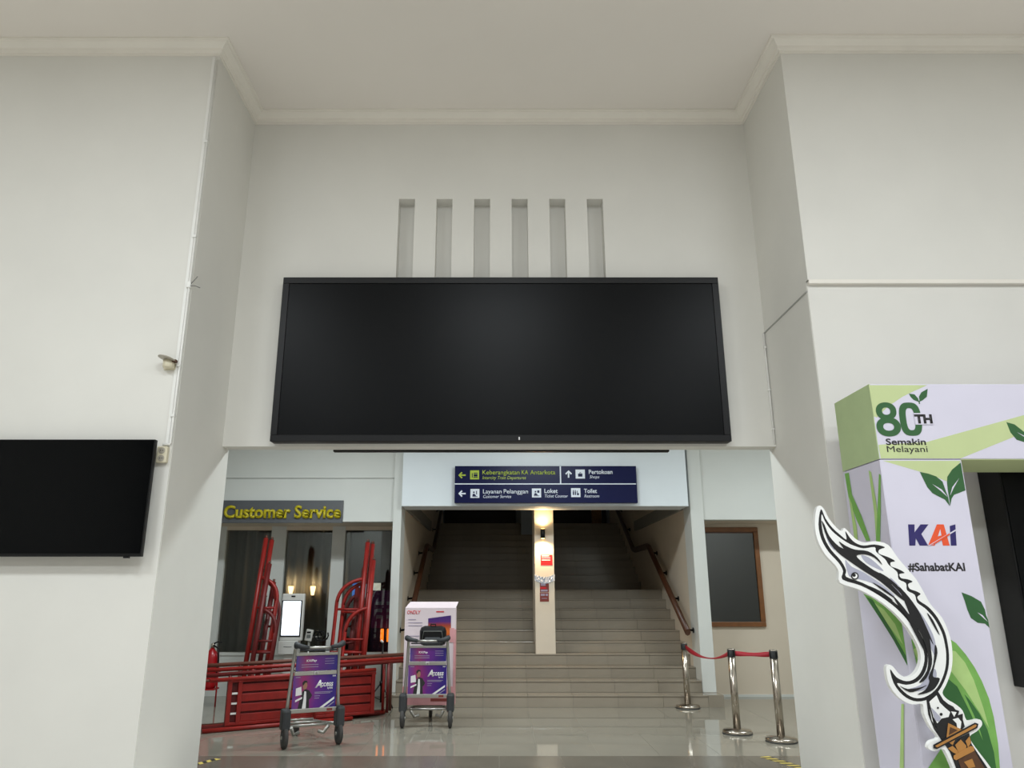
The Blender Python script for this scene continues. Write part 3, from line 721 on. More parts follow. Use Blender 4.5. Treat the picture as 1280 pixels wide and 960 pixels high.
    fw_ = obj('front_wheel', lathe(NB(), [(.03, -.02), (.066, -.02), (.074, -.01), (.074, .01), (.066, .02), (.03, .02)], (0, .74, .074), 22, 'x'), 'tyre', t, True)
    obj('caster_fork', bx(-.03, .03, .71, .77, .10, .16), 'rubber', fw_, True)
    return t
trolley('metal luggage trolley with purple advert boards in front of the red scaffolding', (-1.965, 8.52, 0), R(27))
trolley('metal luggage trolley with purple advert boards carrying a white carton', (-.87, 9.64, 0), R(1))
# carton and backpack on the second trolley
bxx, byy = -.88, 10.06
t = thing('carton', 'tall white television carton with a printed screen on the second trolley', 'carton', (bxx, byy, .205))
obj('body', bx(bxx - .325, bxx + .325, byy - .09, byy + .09, .205, 1.36, bevel=.003), 'carton', t)
obj('flap', prism(NB(), [(bxx - .325, byy - .09, 1.361), (bxx + .325, byy - .09, 1.361), (bxx + .352, byy + .0, 1.435), (bxx - .27, byy + .0, 1.435)], (0, .006, .0)), 'carton', t)
obj('taped_side', bx(bxx + .30, bxx + .3275, byy - .095, byy + .092, .3, 1.1), 'carton_pink', t)
obj('taped_base', bx(bxx - .327, bxx + .327, byy - .094, byy + .092, .206, .42), 'carton_pink', t)
bf = byy - .0905
def cpx(px, py): return at(px, py, bf)
a, b = cpx(535, 795), cpx(564, 770)
pc = obj('printed_screen', prism(NB(), [cpx(535.3, 797), cpx(563.8, 794.5), cpx(563.8, 769.2), cpx(535.3, 773)], (0, -.002, 0)), 'box_art', t)
u, v = cpx(509, 767.6), cpx(526, 763); lettering('lettering', 'ONDLY', t, 'print_red', u.x, v.x, u.z, v.z, bf, .0015, .014, .2)
u, v = cpx(545.3, 765.4), cpx(555, 764); obj('red_print', bx(u.x, v.x, bf - .002, bf, u.z, v.z), 'print_red', t)
for y_, x_ in ((774.4, 520), (778.3, 528), (782, 528), (795, 524)):
    u, v = cpx(510.5, y_ + .5), cpx(x_, y_ - .4); obj('text_line', bx(u.x, v.x, bf - .002, bf, u.z, v.z), 'print_grey', t)
u, v = cpx(562, 803), cpx(568, 785); obj('red_tape', bx(u.x, v.x, bf - .003, bf, u.z, v.z), 'carton_pink', t)
a, b = cpx(538, 886), cpx(563, 873); obj('lower_print', bx(a.x, b.x, byy - .096, byy - .094, max(a.z, .25), b.z), 'poster_brown', t)
p = at(541, 805, 9.73)
t = thing('backpack', 'black backpack resting on the trolley basket before the carton', 'bag', (p.x, 9.73, .91))
bm = bx(p.x - .165, p.x + .165, 9.67, 9.81, .915, 1.15, bevel=.06)
bmesh.ops.subdivide_edges(bm, edges=bm.edges, cuts=1, use_grid_fill=True)
obj('body', bm, 'black_plastic', t)
obj('pocket', bx(p.x - .10, p.x + .10, 9.645, 9.69, .925, 1.02, bevel=.02), 'rubber', t)
obj('strap', tube(NB(), [(p.x - .03, 9.74, 1.145), (p.x - .03, 9.74, 1.17), (p.x + .03, 9.74, 1.17), (p.x + .03, 9.74, 1.145)], .008, 8), 'black_plastic', t)
obj('zip', tube(NB(), [(p.x - .13, 9.668, .98), (p.x - .11, 9.668, 1.09), (p.x + .11, 9.668, 1.09), (p.x + .13, 9.668, .98)], .004, 6), 'mark_grey', t)

# ------------------------------------------------------------------ red scaffolding
def arc(p0, p1, p2, n=8):
    p0, p1, p2 = map(Vector, (p0, p1, p2))
    return [p0 * (1-f)**2 + p1 * 2*f*(1-f) + p2 * f*f for f in [i / n for i in range(n + 1)]]
def standing_frame(label, base, lean_x, H, hj, s, mat='scaffold_red', w=.30, group='standing scaffold frames'):
    t = thing('scaffold_section', label, 'scaffold section', base, 0, group)
    kx = lean_x / H; ky = .22 / H
    q = lambda x, z: (x + kx * z, ky * z, z)
    obj('leg', tube(NB(), [q(0, 0), q(0, H)], .034, 12), mat, t, True)
    obj('spigot', tube(NB(), [q(0, H), q(0, H + .04)], .018, 10), 'scaffold_rust', t, True)
    pts = [q(s * w, 0), q(s * w, hj - .32)] + arc(q(s * w, hj - .32), q(s * w * .95, hj - .06), q(s * .02, hj))
    obj('brace_tube', tube(NB(), pts, .026, 10), mat, t, True)
    for z in (.35, .75, hj - .42): obj('rung', tube(NB(), [q(0, z), q(s * w, z)], .016, 8), mat, t, True)
    for z in (.5, H - .45): obj('lock_pin', tube(NB(), [q(-.045, z), q(.045, z)], .009, 6), 'scaffold_rust', t, True)
GA, GB = 'frames leaning beside the kiosk', 'frames leaning by the purple banner'
standing_frame('tallest red scaffold frame leaning beside the white kiosk', (-3.55, 10.95, 0), .12, 2.32, 1.76, 1, 'scaffold_red', .30, GA)
standing_frame('red scaffold frame leaning second in the stack beside the kiosk', (-3.488, 11.03, 0), .12, 2.30, 1.70, 1, 'scaffold_red', .20, GA)
standing_frame('dark red low-braced scaffold frame leaning beside the kiosk', (-3.44, 10.85, 0), .12, 1.95, 1.32, 1, 'scaffold_dark', .25, GA)
standing_frame('shortest dark red scaffold frame standing behind the others beside the kiosk', (-3.42, 11.13, 0), .10, 1.7, 1.5, 1, 'scaffold_dark', .16, GA)
standing_frame('tallest red scaffold frame leaning before the purple banner', (-2.01, 10.95, 0), .08, 2.26, 1.74, -1, 'scaffold_red', .36, GB)
standing_frame('red scaffold frame leaning second in the stack before the banner', (-1.952, 11.03, 0), .08, 2.24, 1.70, -1, 'scaffold_red', .34, GB)
standing_frame('red scaffold frame with rusty pins and low brace before the banner', (-1.90, 10.86, 0), .08, 2.00, 1.34, -1, 'scaffold_red', .30, GB)
standing_frame('dark red low-braced scaffold frame before the purple banner', (-2.07, 11.09, 0), .08, 1.9, 1.28, -1, 'scaffold_dark', .20, GB)
standing_frame('shortest dark red scaffold frame standing behind the others before the banner', (-2.16, 11.18, 0), .07, 1.62, 1.5, -1, 'scaffold_dark', .14, GB)
def lying_frame(label, p0, yaw, L, zt, zb, mat, ends=(.28, .8)):
    t = thing('scaffold_section', label, 'scaffold section', (p0[0], p0[1], 0), yaw, 'scaffold frames lying on their sides')
    obj('top_tube', tube(NB(), [(0, 0, zt[0]), (L, 0, zt[1])], .024, 10), mat, t, True)
    if zb: obj('bottom_tube', tube(NB(), [(-.03, 0, zb), (L * .86, 0, zb)], .024, 10), mat, t, True)
    for e in ends:
        zz = zt[0] + (zt[1] - zt[0]) * e
        obj('cross_tube', tube(NB(), [(L * e, 0, zb or .03), (L * e, 0, zz)], .02, 8), mat, t, True)
    obj('end_pin', tube(NB(), [(-.06, 0, zt[0]), (0, 0, zt[0])], .015, 8), 'scaffold_rust', t, True)
yw = R(31)
lying_frame('red scaffold frame lying in front of the slatted catwalk', (-3.36, 9.25), yw, 2.05, (.565, .585), .027, 'scaffold_red', (.62,))
lying_frame('dark red scaffold frame lying behind the slatted catwalk', (-3.50, 9.40), yw, 2.62, (.60, .66), .027, 'scaffold_dark', (.12, .9))
lying_frame('red scaffold frame lying middle of three behind the catwalk', (-3.48, 9.475), yw, 2.66, (.655, .69), .027, 'scaffold_red', (.2, .85))
lying_frame('red brown scaffold frame lying rearmost behind the catwalk', (-3.54, 9.55), yw, 2.75, (.70, .73), .027, 'scaffold_rust', (.15, .88))
t = thing('scaffold_catwalk', 'red slatted scaffold catwalk standing on its long side', 'catwalk', (-3.20, 9.42, 0), yw, None)
LC = 1.86
for z0 in (.085, .195, .305, .415): obj('slat', bx(.17, LC - .06, 0, .03, z0, z0 + .088, bevel=.006), 'scaffold_red', t, True)
obj('back_sheet', bx(.0, LC, .035, .045, .06, .53), 'scaffold_dark', t, True)
for x in (0.0, .12, LC - .06): obj('end_bar', bx(x, x + .05, -.012, .035, .05, .54, bevel=.005), 'scaffold_red', t, True)
for x in (.72, 1.20): obj('rib', bx(x, x + .022, -.01, 0, .06, .53), 'scaffold_red', t, True)
for z in (.05, .52): obj('edge_rail', bx(0, LC, -.008, .035, z, z + .035, bevel=.005), 'scaffold_red', t, True)
for z in (.17, .28, .39): obj('clip', bx(.055, .12, -.004, .0, z, z + .022), 'white_plastic', t, True)

# ------------------------------------------------------------------ kiosk, phone, extinguisher, tripod
a, b = at(347.5, 818, 11.75), at(381, 742, 11.75)
t = thing('info_kiosk', 'white self-service kiosk with a glowing blank screen', 'kiosk', ((a.x + b.x) / 2, 11.8, 0))
zc_ = at(360, 801, 11.75).z
obj('head', bx(a.x, b.x, 11.75, 11.83, zc_, b.z, bevel=.015), 'kiosk_white', t)
obj('printer_box', bx(a.x - .005, b.x - .05, 11.73, 11.9, a.z, zc_, bevel=.01), 'kiosk_white', t)
u, v = at(349.5, 796, 11.74), at(378, 750.5, 11.74)
obj('screen_bezel', bx(u.x, v.x, 11.742, 11.75, u.z, v.z), 'black_plastic', t)
obj('screen', bx(u.x + .018, v.x - .018, 11.738, 11.743, u.z + .02, v.z - .012), 'kiosk_screen', t)
obj('camera_eye', bx((a.x + b.x)/2 - .03, (a.x + b.x)/2 + .03, 11.744, 11.75, b.z - .05, b.z - .03), 'black_plastic', t)
obj('paper_slot', bx(a.x + .08, a.x + .2, 11.726, 11.73, zc_ - .09, zc_ - .08), 'mark_grey', t)
obj('column', bx(a.x + .08, b.x - .08, 11.78, 11.86, .03, a.z), 'kiosk_white', t)
obj('foot', bx(a.x, b.x, 11.65, 11.95, 0, .03, bevel=.008), 'kiosk_white', t)
p = at(386, 800, 12.1)
t = thing('desk_phone', 'grey telephone terminal on a stand beside the white kiosk', 'telephone', (p.x, 12.1, 0))
bm = bx(-.055, .055, -.02, .02, -.085, .085, bevel=.01)
bmesh.ops.rotate(bm, verts=bm.verts, cent=(0, 0, 0), matrix=Matrix.Rotation(R(10), 3, 'Y')); bmesh.ops.translate(bm, verts=bm.verts, vec=p + Vector((0, 0, .07)))
obj('body', bm, 'kiosk_white', t)
obj('display', bx(p.x - .03, p.x + .03, 12.074, 12.08, p.z + .10, p.z + .125), 'black_plastic', t)
obj('keypad', bx(p.x - .03, p.x + .03, 12.074, 12.08, p.z + .03, p.z + .08), 'phone_grey', t)
obj('coiled_cord', tube(NB(), [(p.x + .12 + .07 * math.cos(k * .7) + .006 * k, 12.1 + .01 * math.sin(k * 2), p.z + .06 + .07 * math.sin(k * .7)) for k in range(20)], .012, 8), 'black_plastic', t)
obj('stand', tube(NB(), [(p.x, 12.12, 0.02), (p.x, 12.12, p.z + .02)], .02, 10), 'aluminium', t)
obj('cord_hook', tube(NB(), [(p.x, 12.12, p.z + .04), (p.x + .19, 12.11, p.z + .05)], .008, 8), 'aluminium', t)
obj('foot', lathe(NB(), [(.14, 0), (.14, .015), (.02, .025)], (p.x, 12.12, 0), 24), 'aluminium', t)
p = at(259, 880, 11.3)
t = thing('fire_extinguisher', 'red fire extinguisher on a red stand by the left jamb', 'extinguisher', (p.x, 11.3, 0))
obj('cylinder', lathe(NB(), [(.07, .25), (.09, .26), (.095, .30), (.095, .66), (.08, .72), (.04, .76), (.03, .78)], (p.x, 11.3, 0), 26), 'extinguisher_red', t)
obj('valve', lathe(NB(), [(.028, .78), (.028, .84), (.015, .85)], (p.x, 11.3, 0), 14), 'steel', t)
obj('lever', tube(NB(), [(p.x - .02, 11.3, .83), (p.x + .07, 11.3, .87), (p.x + .13, 11.3, .86)], .010, 8), 'black_plastic', t)
obj('hose', tube(NB(), [(p.x + .02, 11.28, .82), (p.x + .10, 11.26, .78), (p.x + .115, 11.26, .6), (p.x + .10, 11.26, .4)], .012, 8), 'black_plastic', t)
for s in (-1, 1): obj('stand_leg', tube(NB(), [(p.x + s * .1, 11.33, 0), (p.x + s * .1, 11.33, .55)], .012, 8), 'extinguisher_red', t)
obj('stand_shelf', bx(p.x - .11, p.x + .11, 11.2, 11.4, .23, .25), 'extinguisher_red', t)
obj('stand_bar', bx(p.x - .11, p.x + .11, 11.40, 11.41, .45, .49), 'extinguisher_red', t)
p = at(479, 877, 11.55)
t = thing('tripod_stand', 'thin black tripod stand beside the stair pillar', 'tripod', (p.x, 11.3, 0))
obj('pole', tube(NB(), [(p.x, 11.3, .06), (p.x, 11.3, .86)], .013, 10), 'black_plastic', t)
obj('clamp', tube(NB(), [(p.x, 11.3, .86), (p.x - .03, 11.29, .89)], .016, 8), 'white_plastic', t)
obj('collar', lathe(NB(), [(.026, .28), (.026, .34)], (p.x, 11.3, 0), 12), 'black_plastic', t)
for k in range(3):
    a_ = R(200 + 120 * k); e = Vector((p.x + .25 * math.cos(a_), 11.3 + .25 * math.sin(a_), .008))
    lg = obj('leg', tube(NB(), [(p.x, 11.3, .32), e], .010, 8), 'black_plastic', t)
    obj('strut', tube(NB(), [(p.x, 11.3, .09), (p.x + .13 * math.cos(a_), 11.3 + .13 * math.sin(a_), .155)], .006, 6), 'black_plastic', lg)

# ------------------------------------------------------------------ green photo arch
BX0, BX1, BY0, BY1, BZ0, BZ1 = 2.685, 3.258, 5.20, 5.78, 2.457, 3.006
t = thing('photo_arch', 'lavender and green fabric photo arch with leaf prints', 'arch', (3.9, 5.5, 0))
colm = obj('column', bx(BX0, BX1, BY0, BY1, 0, BZ0 - .004, bevel=.006), 'fabric', t)
col2 = obj('column', bx(5.10, 5.67, BY0, BY1, 0, BZ0 - .004, bevel=.006), 'fabric', t)
head = obj('header', bx(BX0, 5.67, BY0, BY1, BZ0, BZ1, bevel=.006), 'fabric', t)
obj('header_side', bx(BX0 - .004, BX0 + .01, BY0 + .004, BY1, BZ0 + .002, BZ1), 'booth_green', head)
obj('header_soffit', bx(BX1, 5.10, BY0 + .005, BY1, BZ0 - .004, BZ0 + .01), 'booth_lime', head)
obj('column_side', bx(BX0 - .003, BX0 + .01, BY0 + .004, BY1, 0, BZ0 - .006), 'fabric', colm)
ORD = [0]
def fp(pts, nm, m, par, lvl=1):                   # flat print on the arch front
    ORD[0] += 1; y = BY0 - .0008 * lvl - .00001 * ORD[0]
    obj(nm, prism(NB(), [at(x, yy, BY0) + Vector((0, y - BY0, 0)) for x, yy in pts], (0, .0007, 0)), m, par)
def sp_(pts, nm, m, par, lvl=1):                  # flat print on the column side
    ORD[0] += 1; o_ = BX0 - .003 - .0008 * lvl - .00002 * ORD[0]
    P_ = [atx(x, yy, BX0) for x, yy in pts]
    P_ = [Vector((o_, min(max(q.y, BY0 + .006), BY1 - .004), max(q.z, .01))) for q in P_]
    obj(nm, prism(NB(), P_, (.0007, 0, 0)), m, par)
def ft(s, x0, x1, yt, yb, m, par, bold, y=BY0, shear=0, lvl=3):
    u, v = at(x0, yb, BY0), at(x1, yt, BY0); lettering('lettering', s, par, m, u.x, v.x, u.z, v.z, BY0 - .0006 * lvl, .001, bold, shear)
# header prints
fp([(1086, 481.5), (1159, 481.5), (1140, 490), (1128, 496), (1110, 508), (1096, 522), (1092, 520)], 'print_band', 'booth_lime', head)
fp([(1101, 573), (1098, 556), (1158.5, 552.5), (1280, 518.8), (1420, 480.5), (1480, 482), (1280, 541), (1200.6, 573)], 'print_band', 'booth_lime', head)
def leaf(pts, m, par, lvl=2, nm='leaf_print'): fp(pts, nm, m, par, lvl)
def ring(cx, cy, rx, ry, w, nm, m, par, pw=2.0, lean=.0, lvl=3):
    bm = NB(); o1, i1 = [], []; n = 36
    for k in range(n):
        a = 2 * math.pi * k / n; c, q = math.cos(a), math.sin(a)
        u, v = math.copysign(abs(c) ** (2 / pw), c), math.copysign(abs(q) ** (2 / pw), q)
        for L_, f in ((o1, 0), (i1, w)):
            yy = cy + (ry - f * .85) * v; xx = cx + (rx - f) * u + lean * (yy - cy)
            L_.append(bm.verts.new(at(xx, yy, BY0) + Vector((0, -.0008 * lvl, 0))))
    for k in range(n):
        j = (k + 1) % n; bm.faces.new((o1[k], o1[j], i1[j], i1[k]))
    e = bmesh.ops.extrude_face_region(bm, geom=list(bm.faces))
    bmesh.ops.translate(bm, verts=[g_ for g_ in e['geom'] if isinstance(g_, bmesh.types.BMVert)], vec=(0, .0007, 0))
    bmesh.ops.recalc_face_normals(bm, faces=bm.faces); obj(nm, bm, m, par)
ring(1107.5, 514, 12.8, 11, 7.6, 'printed_numeral', 'leaf_dark', head, 2.2, .12, 3); ring(1110.6, 533.6, 15.2, 12, 8.4, 'printed_numeral', 'leaf_dark', head, 2.2, .12, 4)
ring(1138, 524, 13.6, 20.8, 8.2, 'printed_numeral', 'leaf_dark', head, 3.0, .14, 3)
fp([(1141.5, 516.5), (1167, 516.5), (1167, 530.8), (1144, 531)], 'print_gap', 'fabric', head, 6)
ft('TH', 1143.5, 1163.8, 518.6, 528.8, 'print_dark', head, .05, lvl=10)
leaf([(1136, 492), (1143, 493), (1147.5, 498), (1148.6, 502.5), (1142, 500), (1138, 496)], 'leaf_dark', head)
leaf([(1159.5, 486), (1158.5, 496), (1153, 500.5), (1149.5, 502), (1148.5, 496), (1151.5, 490.5)], 'leaf_dark', head)
leaf([(1147.8, 501), (1149.6, 501), (1149.8, 505), (1148.6, 505)], 'leaf_dark', head)
ft('Semakin', 1107.7, 1156.3, 548.3, 556, 'print_dark', head, .016); ft('Melayani', 1109, 1158.5, 557.4, 565, 'print_dark', head, .0)
leaf([(1257.8, 527.7), (1268, 530.5), (1280, 540), (1288, 552), (1290, 560), (1280, 552.6), (1270.8, 549.8), (1263, 540.7)], 'leaf_dark', head)
leaf([(1292, 560), (1291, 545), (1298, 532), (1314, 522), (1318, 540), (1310, 552)], 'leaf_dark', head)
fp([(1271, 540.4), (1282, 545.8), (1283, 547), (1279, 545.5)], 'leaf_vein', 'fabric', head, 4)
# column prints
fp([(1103.5, 576), (1201, 576), (1184, 602), (1165, 594), (1149.7, 589.5)], 'print_band', 'booth_lime', colm)
leaf([(1149.7, 590), (1160, 592), (1170, 595.5), (1178, 602), (1181.5, 612), (1182.5, 615), (1185, 621), (1187, 632.5), (1181, 624.5), (1172, 620), (1165.5, 616.5), (1159, 609), (1155, 601)], 'leaf_dark', colm, 2)
leaf([(1200.8, 578), (1206.6, 613), (1199, 616), (1192.5, 618.5), (1189.5, 623), (1187.6, 632.5), (1186.2, 622), (1184.5, 612), (1183.6, 603), (1184, 596), (1190, 587)], 'leaf_dark', colm, 2)
fp([(1165, 605), (1177, 612), (1184.5, 621.5), (1176, 614)], 'leaf_vein', 'fabric', colm, 4)
fp([(1187.4, 619.5), (1190, 609), (1198.5, 598), (1192, 609.5)], 'leaf_vein', 'fabric', colm, 4)
# rail logo
fp([(1135, 655.5), (1143, 655.5), (1143, 665.5), (1150.5, 655.5), (1160.5, 655.5), (1151.5, 667.5), (1160, 682), (1149.5, 682), (1144.6, 673), (1144, 682), (1136.5, 682)], 'logo_letter', 'kai_navy', colm, 2)
fp([(1160, 682), (1171, 655.5), (1179.5, 655.5), (1187, 682), (1178.6, 682), (1177, 675), (1170.5, 676.5), (1168.3, 682)], 'logo_letter', 'kai_orange', colm, 2)
fp([(1172, 670.5), (1175, 661.5), (1176.4, 669.3)], 'logo_gap', 'fabric', colm, 4)
fp([(1187, 657.5), (1194, 655.5), (1195.6, 682), (1188.5, 682)], 'logo_letter', 'kai_navy', colm, 2)
fp([(1158, 683), (1195.2, 661.2), (1195.3, 663), (1166, 681)], 'logo_swoosh', 'fabric', colm, 5)
fp([(1162, 681.6), (1186.5, 666.5), (1187, 668.4), (1170, 679)], 'logo_swoosh', 'kai_orange', colm, 7)
ft('#SahabatKAI', 1135.5, 1205, 703.6, 713.4, 'print_dark', colm, .025)
leaf([(1201.8, 740.4), (1214, 745), (1226, 752), (1231, 762), (1232.4, 769), (1235, 775), (1236.6, 784.6), (1231, 779.5), (1222, 778.5), (1213.5, 772.5), (1209, 762), (1206, 752)], 'leaf_dark', colm, 2)
fp([(1221.5, 765.5), (1228, 769), (1234.2, 777), (1229, 772.5)], 'leaf_vein', 'fabric', colm, 4)
# big curling leaves
fp([(1168, 800), (1183, 796), (1195, 804), (1207, 818), (1218, 834), (1227, 851), (1236, 873), (1242, 896), (1247.5, 930), (1250, 965), (1250, 1010), (1236, 1060), (1222, 1000), (1204, 930), (1170, 868), (1160, 840)], 'leaf_print', 'leaf_mid', colm, 2)
fp([(1184, 812), (1194, 814), (1206, 828), (1217, 850), (1229, 885), (1236, 910), (1224, 890), (1206, 862), (1188, 838)], 'leaf_print', 'leaf_pale', colm, 3)
fp([(1182, 846), (1196, 858), (1211, 874), (1224, 892), (1234, 912), (1242, 940), (1247, 975), (1246, 1020), (1236, 1055), (1214, 965), (1200, 925), (1184, 890), (1172, 868)], 'leaf_print', 'leaf_deep', colm, 4)
fp([(1196, 858), (1204, 866), (1222, 905), (1228, 925), (1212, 890)], 'leaf_print', 'leaf_mid', colm, 6)
fp([(1139, 800), (1143, 790), (1150, 798), (1158, 820), (1157, 838), (1148, 842)], 'leaf_print', 'leaf_mid', colm, 3)
fp([(1141, 812), (1147, 808), (1154, 826), (1152, 836)], 'leaf_print', 'leaf_pale', colm, 5)
fp([(1160, 960), (1170, 945), (1180, 930), (1186, 948), (1190, 975), (1164, 1000)], 'leaf_print', 'leaf_mid', colm, 3)
sp_([(1080, 742), (1094, 748), (1112, 760), (1128, 778), (1134, 800), (1140, 832), (1120, 800), (1100, 772)], 'leaf_print', 'leaf_mid', colm, 2)
sp_([(1092, 752), (1106, 762), (1120, 780), (1130, 806), (1112, 782)], 'leaf_print', 'leaf_pale', colm, 3)
sp_([(1084, 746), (1092, 750), (1112, 782), (1134, 820), (1137, 832), (1118, 800)], 'leaf_print', 'leaf_deep', colm, 4)
for bl, m in (([(1057, 592), (1062, 591), (1066, 618), (1078, 645), (1089, 676), (1084, 676), (1072, 650), (1062, 622)], 'leaf_mid'),
              ([(1062, 620), (1066, 630), (1072, 660), (1074, 682), (1070, 682), (1067, 655)], 'leaf_pale'),
              ([(1087, 588), (1090, 590), (1096, 625), (1102, 680), (1097, 684), (1094, 640)], 'leaf_pale'),
              ([(1100, 592), (1102, 594), (1102, 640), (1101, 682), (1096, 684), (1098, 640)], 'leaf_mid'),
              ([(1128, 880), (1131, 880), (1131, 960), (1126, 960)], 'leaf_pale')):
    sp_(bl, 'grass_print', m, colm, 5)

# ------------------------------------------------------------------ black portrait totem behind the arch
t = thing('portrait_display', 'tall black display hung on the wall behind the arch', 'display', (4.1, Y1, .85))
p = at(1272.5, 863, 6.0); q = at(1276.5, 865, 5.86)
obj('case', bx(3.93, 4.85, 5.83, Y1 - .002, .862, 2.75, bevel=.006), 'black_plastic', t)
obj('screen', bx(3.945, 4.83, 5.824, 5.832, .89, 2.72), 'led_face', t)

# ------------------------------------------------------------------ curved blade cut-out
KY = 5.0
t = thing('blade_cutout', 'foam board cutout of a curved silver blade with carved golden hilt', 'cutout', (3.35, KY, 0))
def smooth(pts, closed=True, n=3):                # Catmull-Rom through the traced points
    out = []; m = len(pts)
    for i in range(m):
        p0, p1, p2, p3 = pts[i-1], pts[i], pts[(i+1) % m], pts[(i+2) % m]
        for k in range(n):
            f = k / n
            out.append(tuple(.5 * ((2*p1[j]) + (-p0[j]+p2[j])*f + (2*p0[j]-5*p1[j]+4*p2[j]-p3[j])*f*f + (-p0[j]+3*p1[j]-3*p2[j]+p3[j])*f**3) for j in (0, 1)))
    return out
def kp(pts, nm, m, lvl, par=t, sm=False, back=0.0):
    if sm: pts = smooth(pts)
    ORD[0] += 1; y0 = KY - .0012 * lvl - .00003 * ORD[0]
    d = back if back else .0011
    return obj(nm, prism(NB(), [at(x, yy, KY) + Vector((0, y0 - KY, 0)) for x, yy in pts], (0, d, 0)), m, par)
blade = [(1026, 636.5), (1031.7, 648), (1040, 659.5), (1050, 668.5), (1058, 674.5), (1056.5, 664), (1062, 672), (1069, 678.5), (1079, 682), (1093, 680.6), (1106, 684),
         (1099, 687), (1098.5, 692), (1109, 696), (1118.6, 701.2), (1113, 703), (1114, 708), (1122, 711), (1130.5, 716), (1124, 717.5), (1126, 722.5), (1134, 724), (1140.5, 727), (1135, 730), (1137, 736), (1145, 739), (1150.5, 742.5), (1146.5, 746), (1149, 751),
         (1159.5, 758), (1168, 767), (1174, 776), (1180, 788), (1183.5, 800), (1186, 818), (1185, 836), (1179, 853.6), (1170, 867), (1156, 875.5), (1141.6, 876), (1128, 868.5), (1117, 854), (1112.4, 836.4),
         (1120.4, 846.5), (1132.7, 851.5), (1144, 848), (1152.5, 837), (1155.6, 820), (1150, 801), (1138, 780), (1120.4, 760.5), (1099, 744.5), (1076, 732), (1053, 724.4), (1053.8, 713.8), (1047.8, 703), (1035.4, 689.5), (1026.5, 673.5), (1023, 655.4)]
board = [(1025, 632), (1030.5, 637), (1036, 648), (1045, 659), (1052, 664), (1055, 660), (1060, 664), (1070, 674), (1081, 678), (1094, 676.5), (1110, 681), (1122, 697), (1134, 711), (1145, 724), (1154.5, 740), (1163, 755), (1178, 773), (1187.5, 796),
         (1190.5, 818), (1189, 838), (1183, 855), (1178, 866), (1184, 874), (1194, 880), (1203, 888), (1208, 900), (1216, 901), (1225, 899.5), (1227.5, 906), (1221, 914), (1212, 921), (1219, 934), (1240, 962), (1262, 1000), (1284, 1050), (1290, 1081), (1228, 1081), (1215, 1030), (1194, 968), (1184, 944), (1178, 936), (1168, 939), (1160, 935), (1163, 927),
         (1173, 922), (1163, 909), (1155, 892), (1153, 880), (1140, 880.5), (1125, 873), (1112, 857), (1107.5, 836), (1111, 831), (1116, 833), (1124, 842.5), (1133, 846.5), (1142, 843), (1148.5, 834), (1151, 820), (1146, 804), (1134, 784), (1117, 765), (1097, 749.5), (1073, 736.5), (1050, 728.5), (1048.5, 715), (1043.5, 706), (1031, 692.5), (1022, 675), (1018.5, 655), (1020.5, 636)]
kp(board, 'board', 'foam_white', 0, sm=True, back=.035)
kp(blade, 'blade_outline', 'ink_black', 1, sm=True)
inner = [(1027, 643), (1031, 652), (1039, 663), (1050, 672.5), (1060, 679), (1068, 682.5), (1079, 685.5), (1093, 684), (1095, 690), (1106, 699), (1110.5, 706), (1121, 715), (1123, 724), (1132, 729), (1133.5, 738), (1143, 743.5), (1146, 753), (1156, 760.5), (1165, 770), (1171, 779), (1176.5, 790), (1180, 802), (1182.3, 818), (1181.3, 835), (1176, 851), (1168, 863), (1155, 871.5), (1142, 872), (1130, 865), (1121, 854),
         (1132.5, 856), (1146.5, 852), (1156.5, 839), (1159.5, 820), (1154, 800), (1141.5, 778), (1123, 757.5), (1101, 741), (1078, 728.5), (1057.5, 721), (1057.5, 713), (1051, 701), (1038.5, 687), (1030, 671.5), (1026.7, 655)]
kp(inner, 'blade_face', 'foam_white', 2, sm=True)
for pts in ([(1056, 700), (1064, 708), (1080, 716), (1104, 732), (1118, 745), (1110, 742), (1090, 729), (1066, 722), (1060, 718)],
            [(1076, 694), (1086, 697), (1098, 707), (1104, 714), (1094, 710), (1082, 703)],
            [(1112, 722), (1124, 733), (1142, 755), (1158, 778), (1168, 800), (1170, 822), (1164, 812), (1152, 784), (1134, 756), (1118, 736)],
            [(1160, 842), (1168, 836), (1170, 846), (1162, 858), (1148, 864), (1134, 862), (1150, 856)],
            [(1032, 668), (1040, 680), (1043, 688), (1036, 680)]):
    kp(pts, 'blade_shade', 'ink_grey', 3, sm=True)
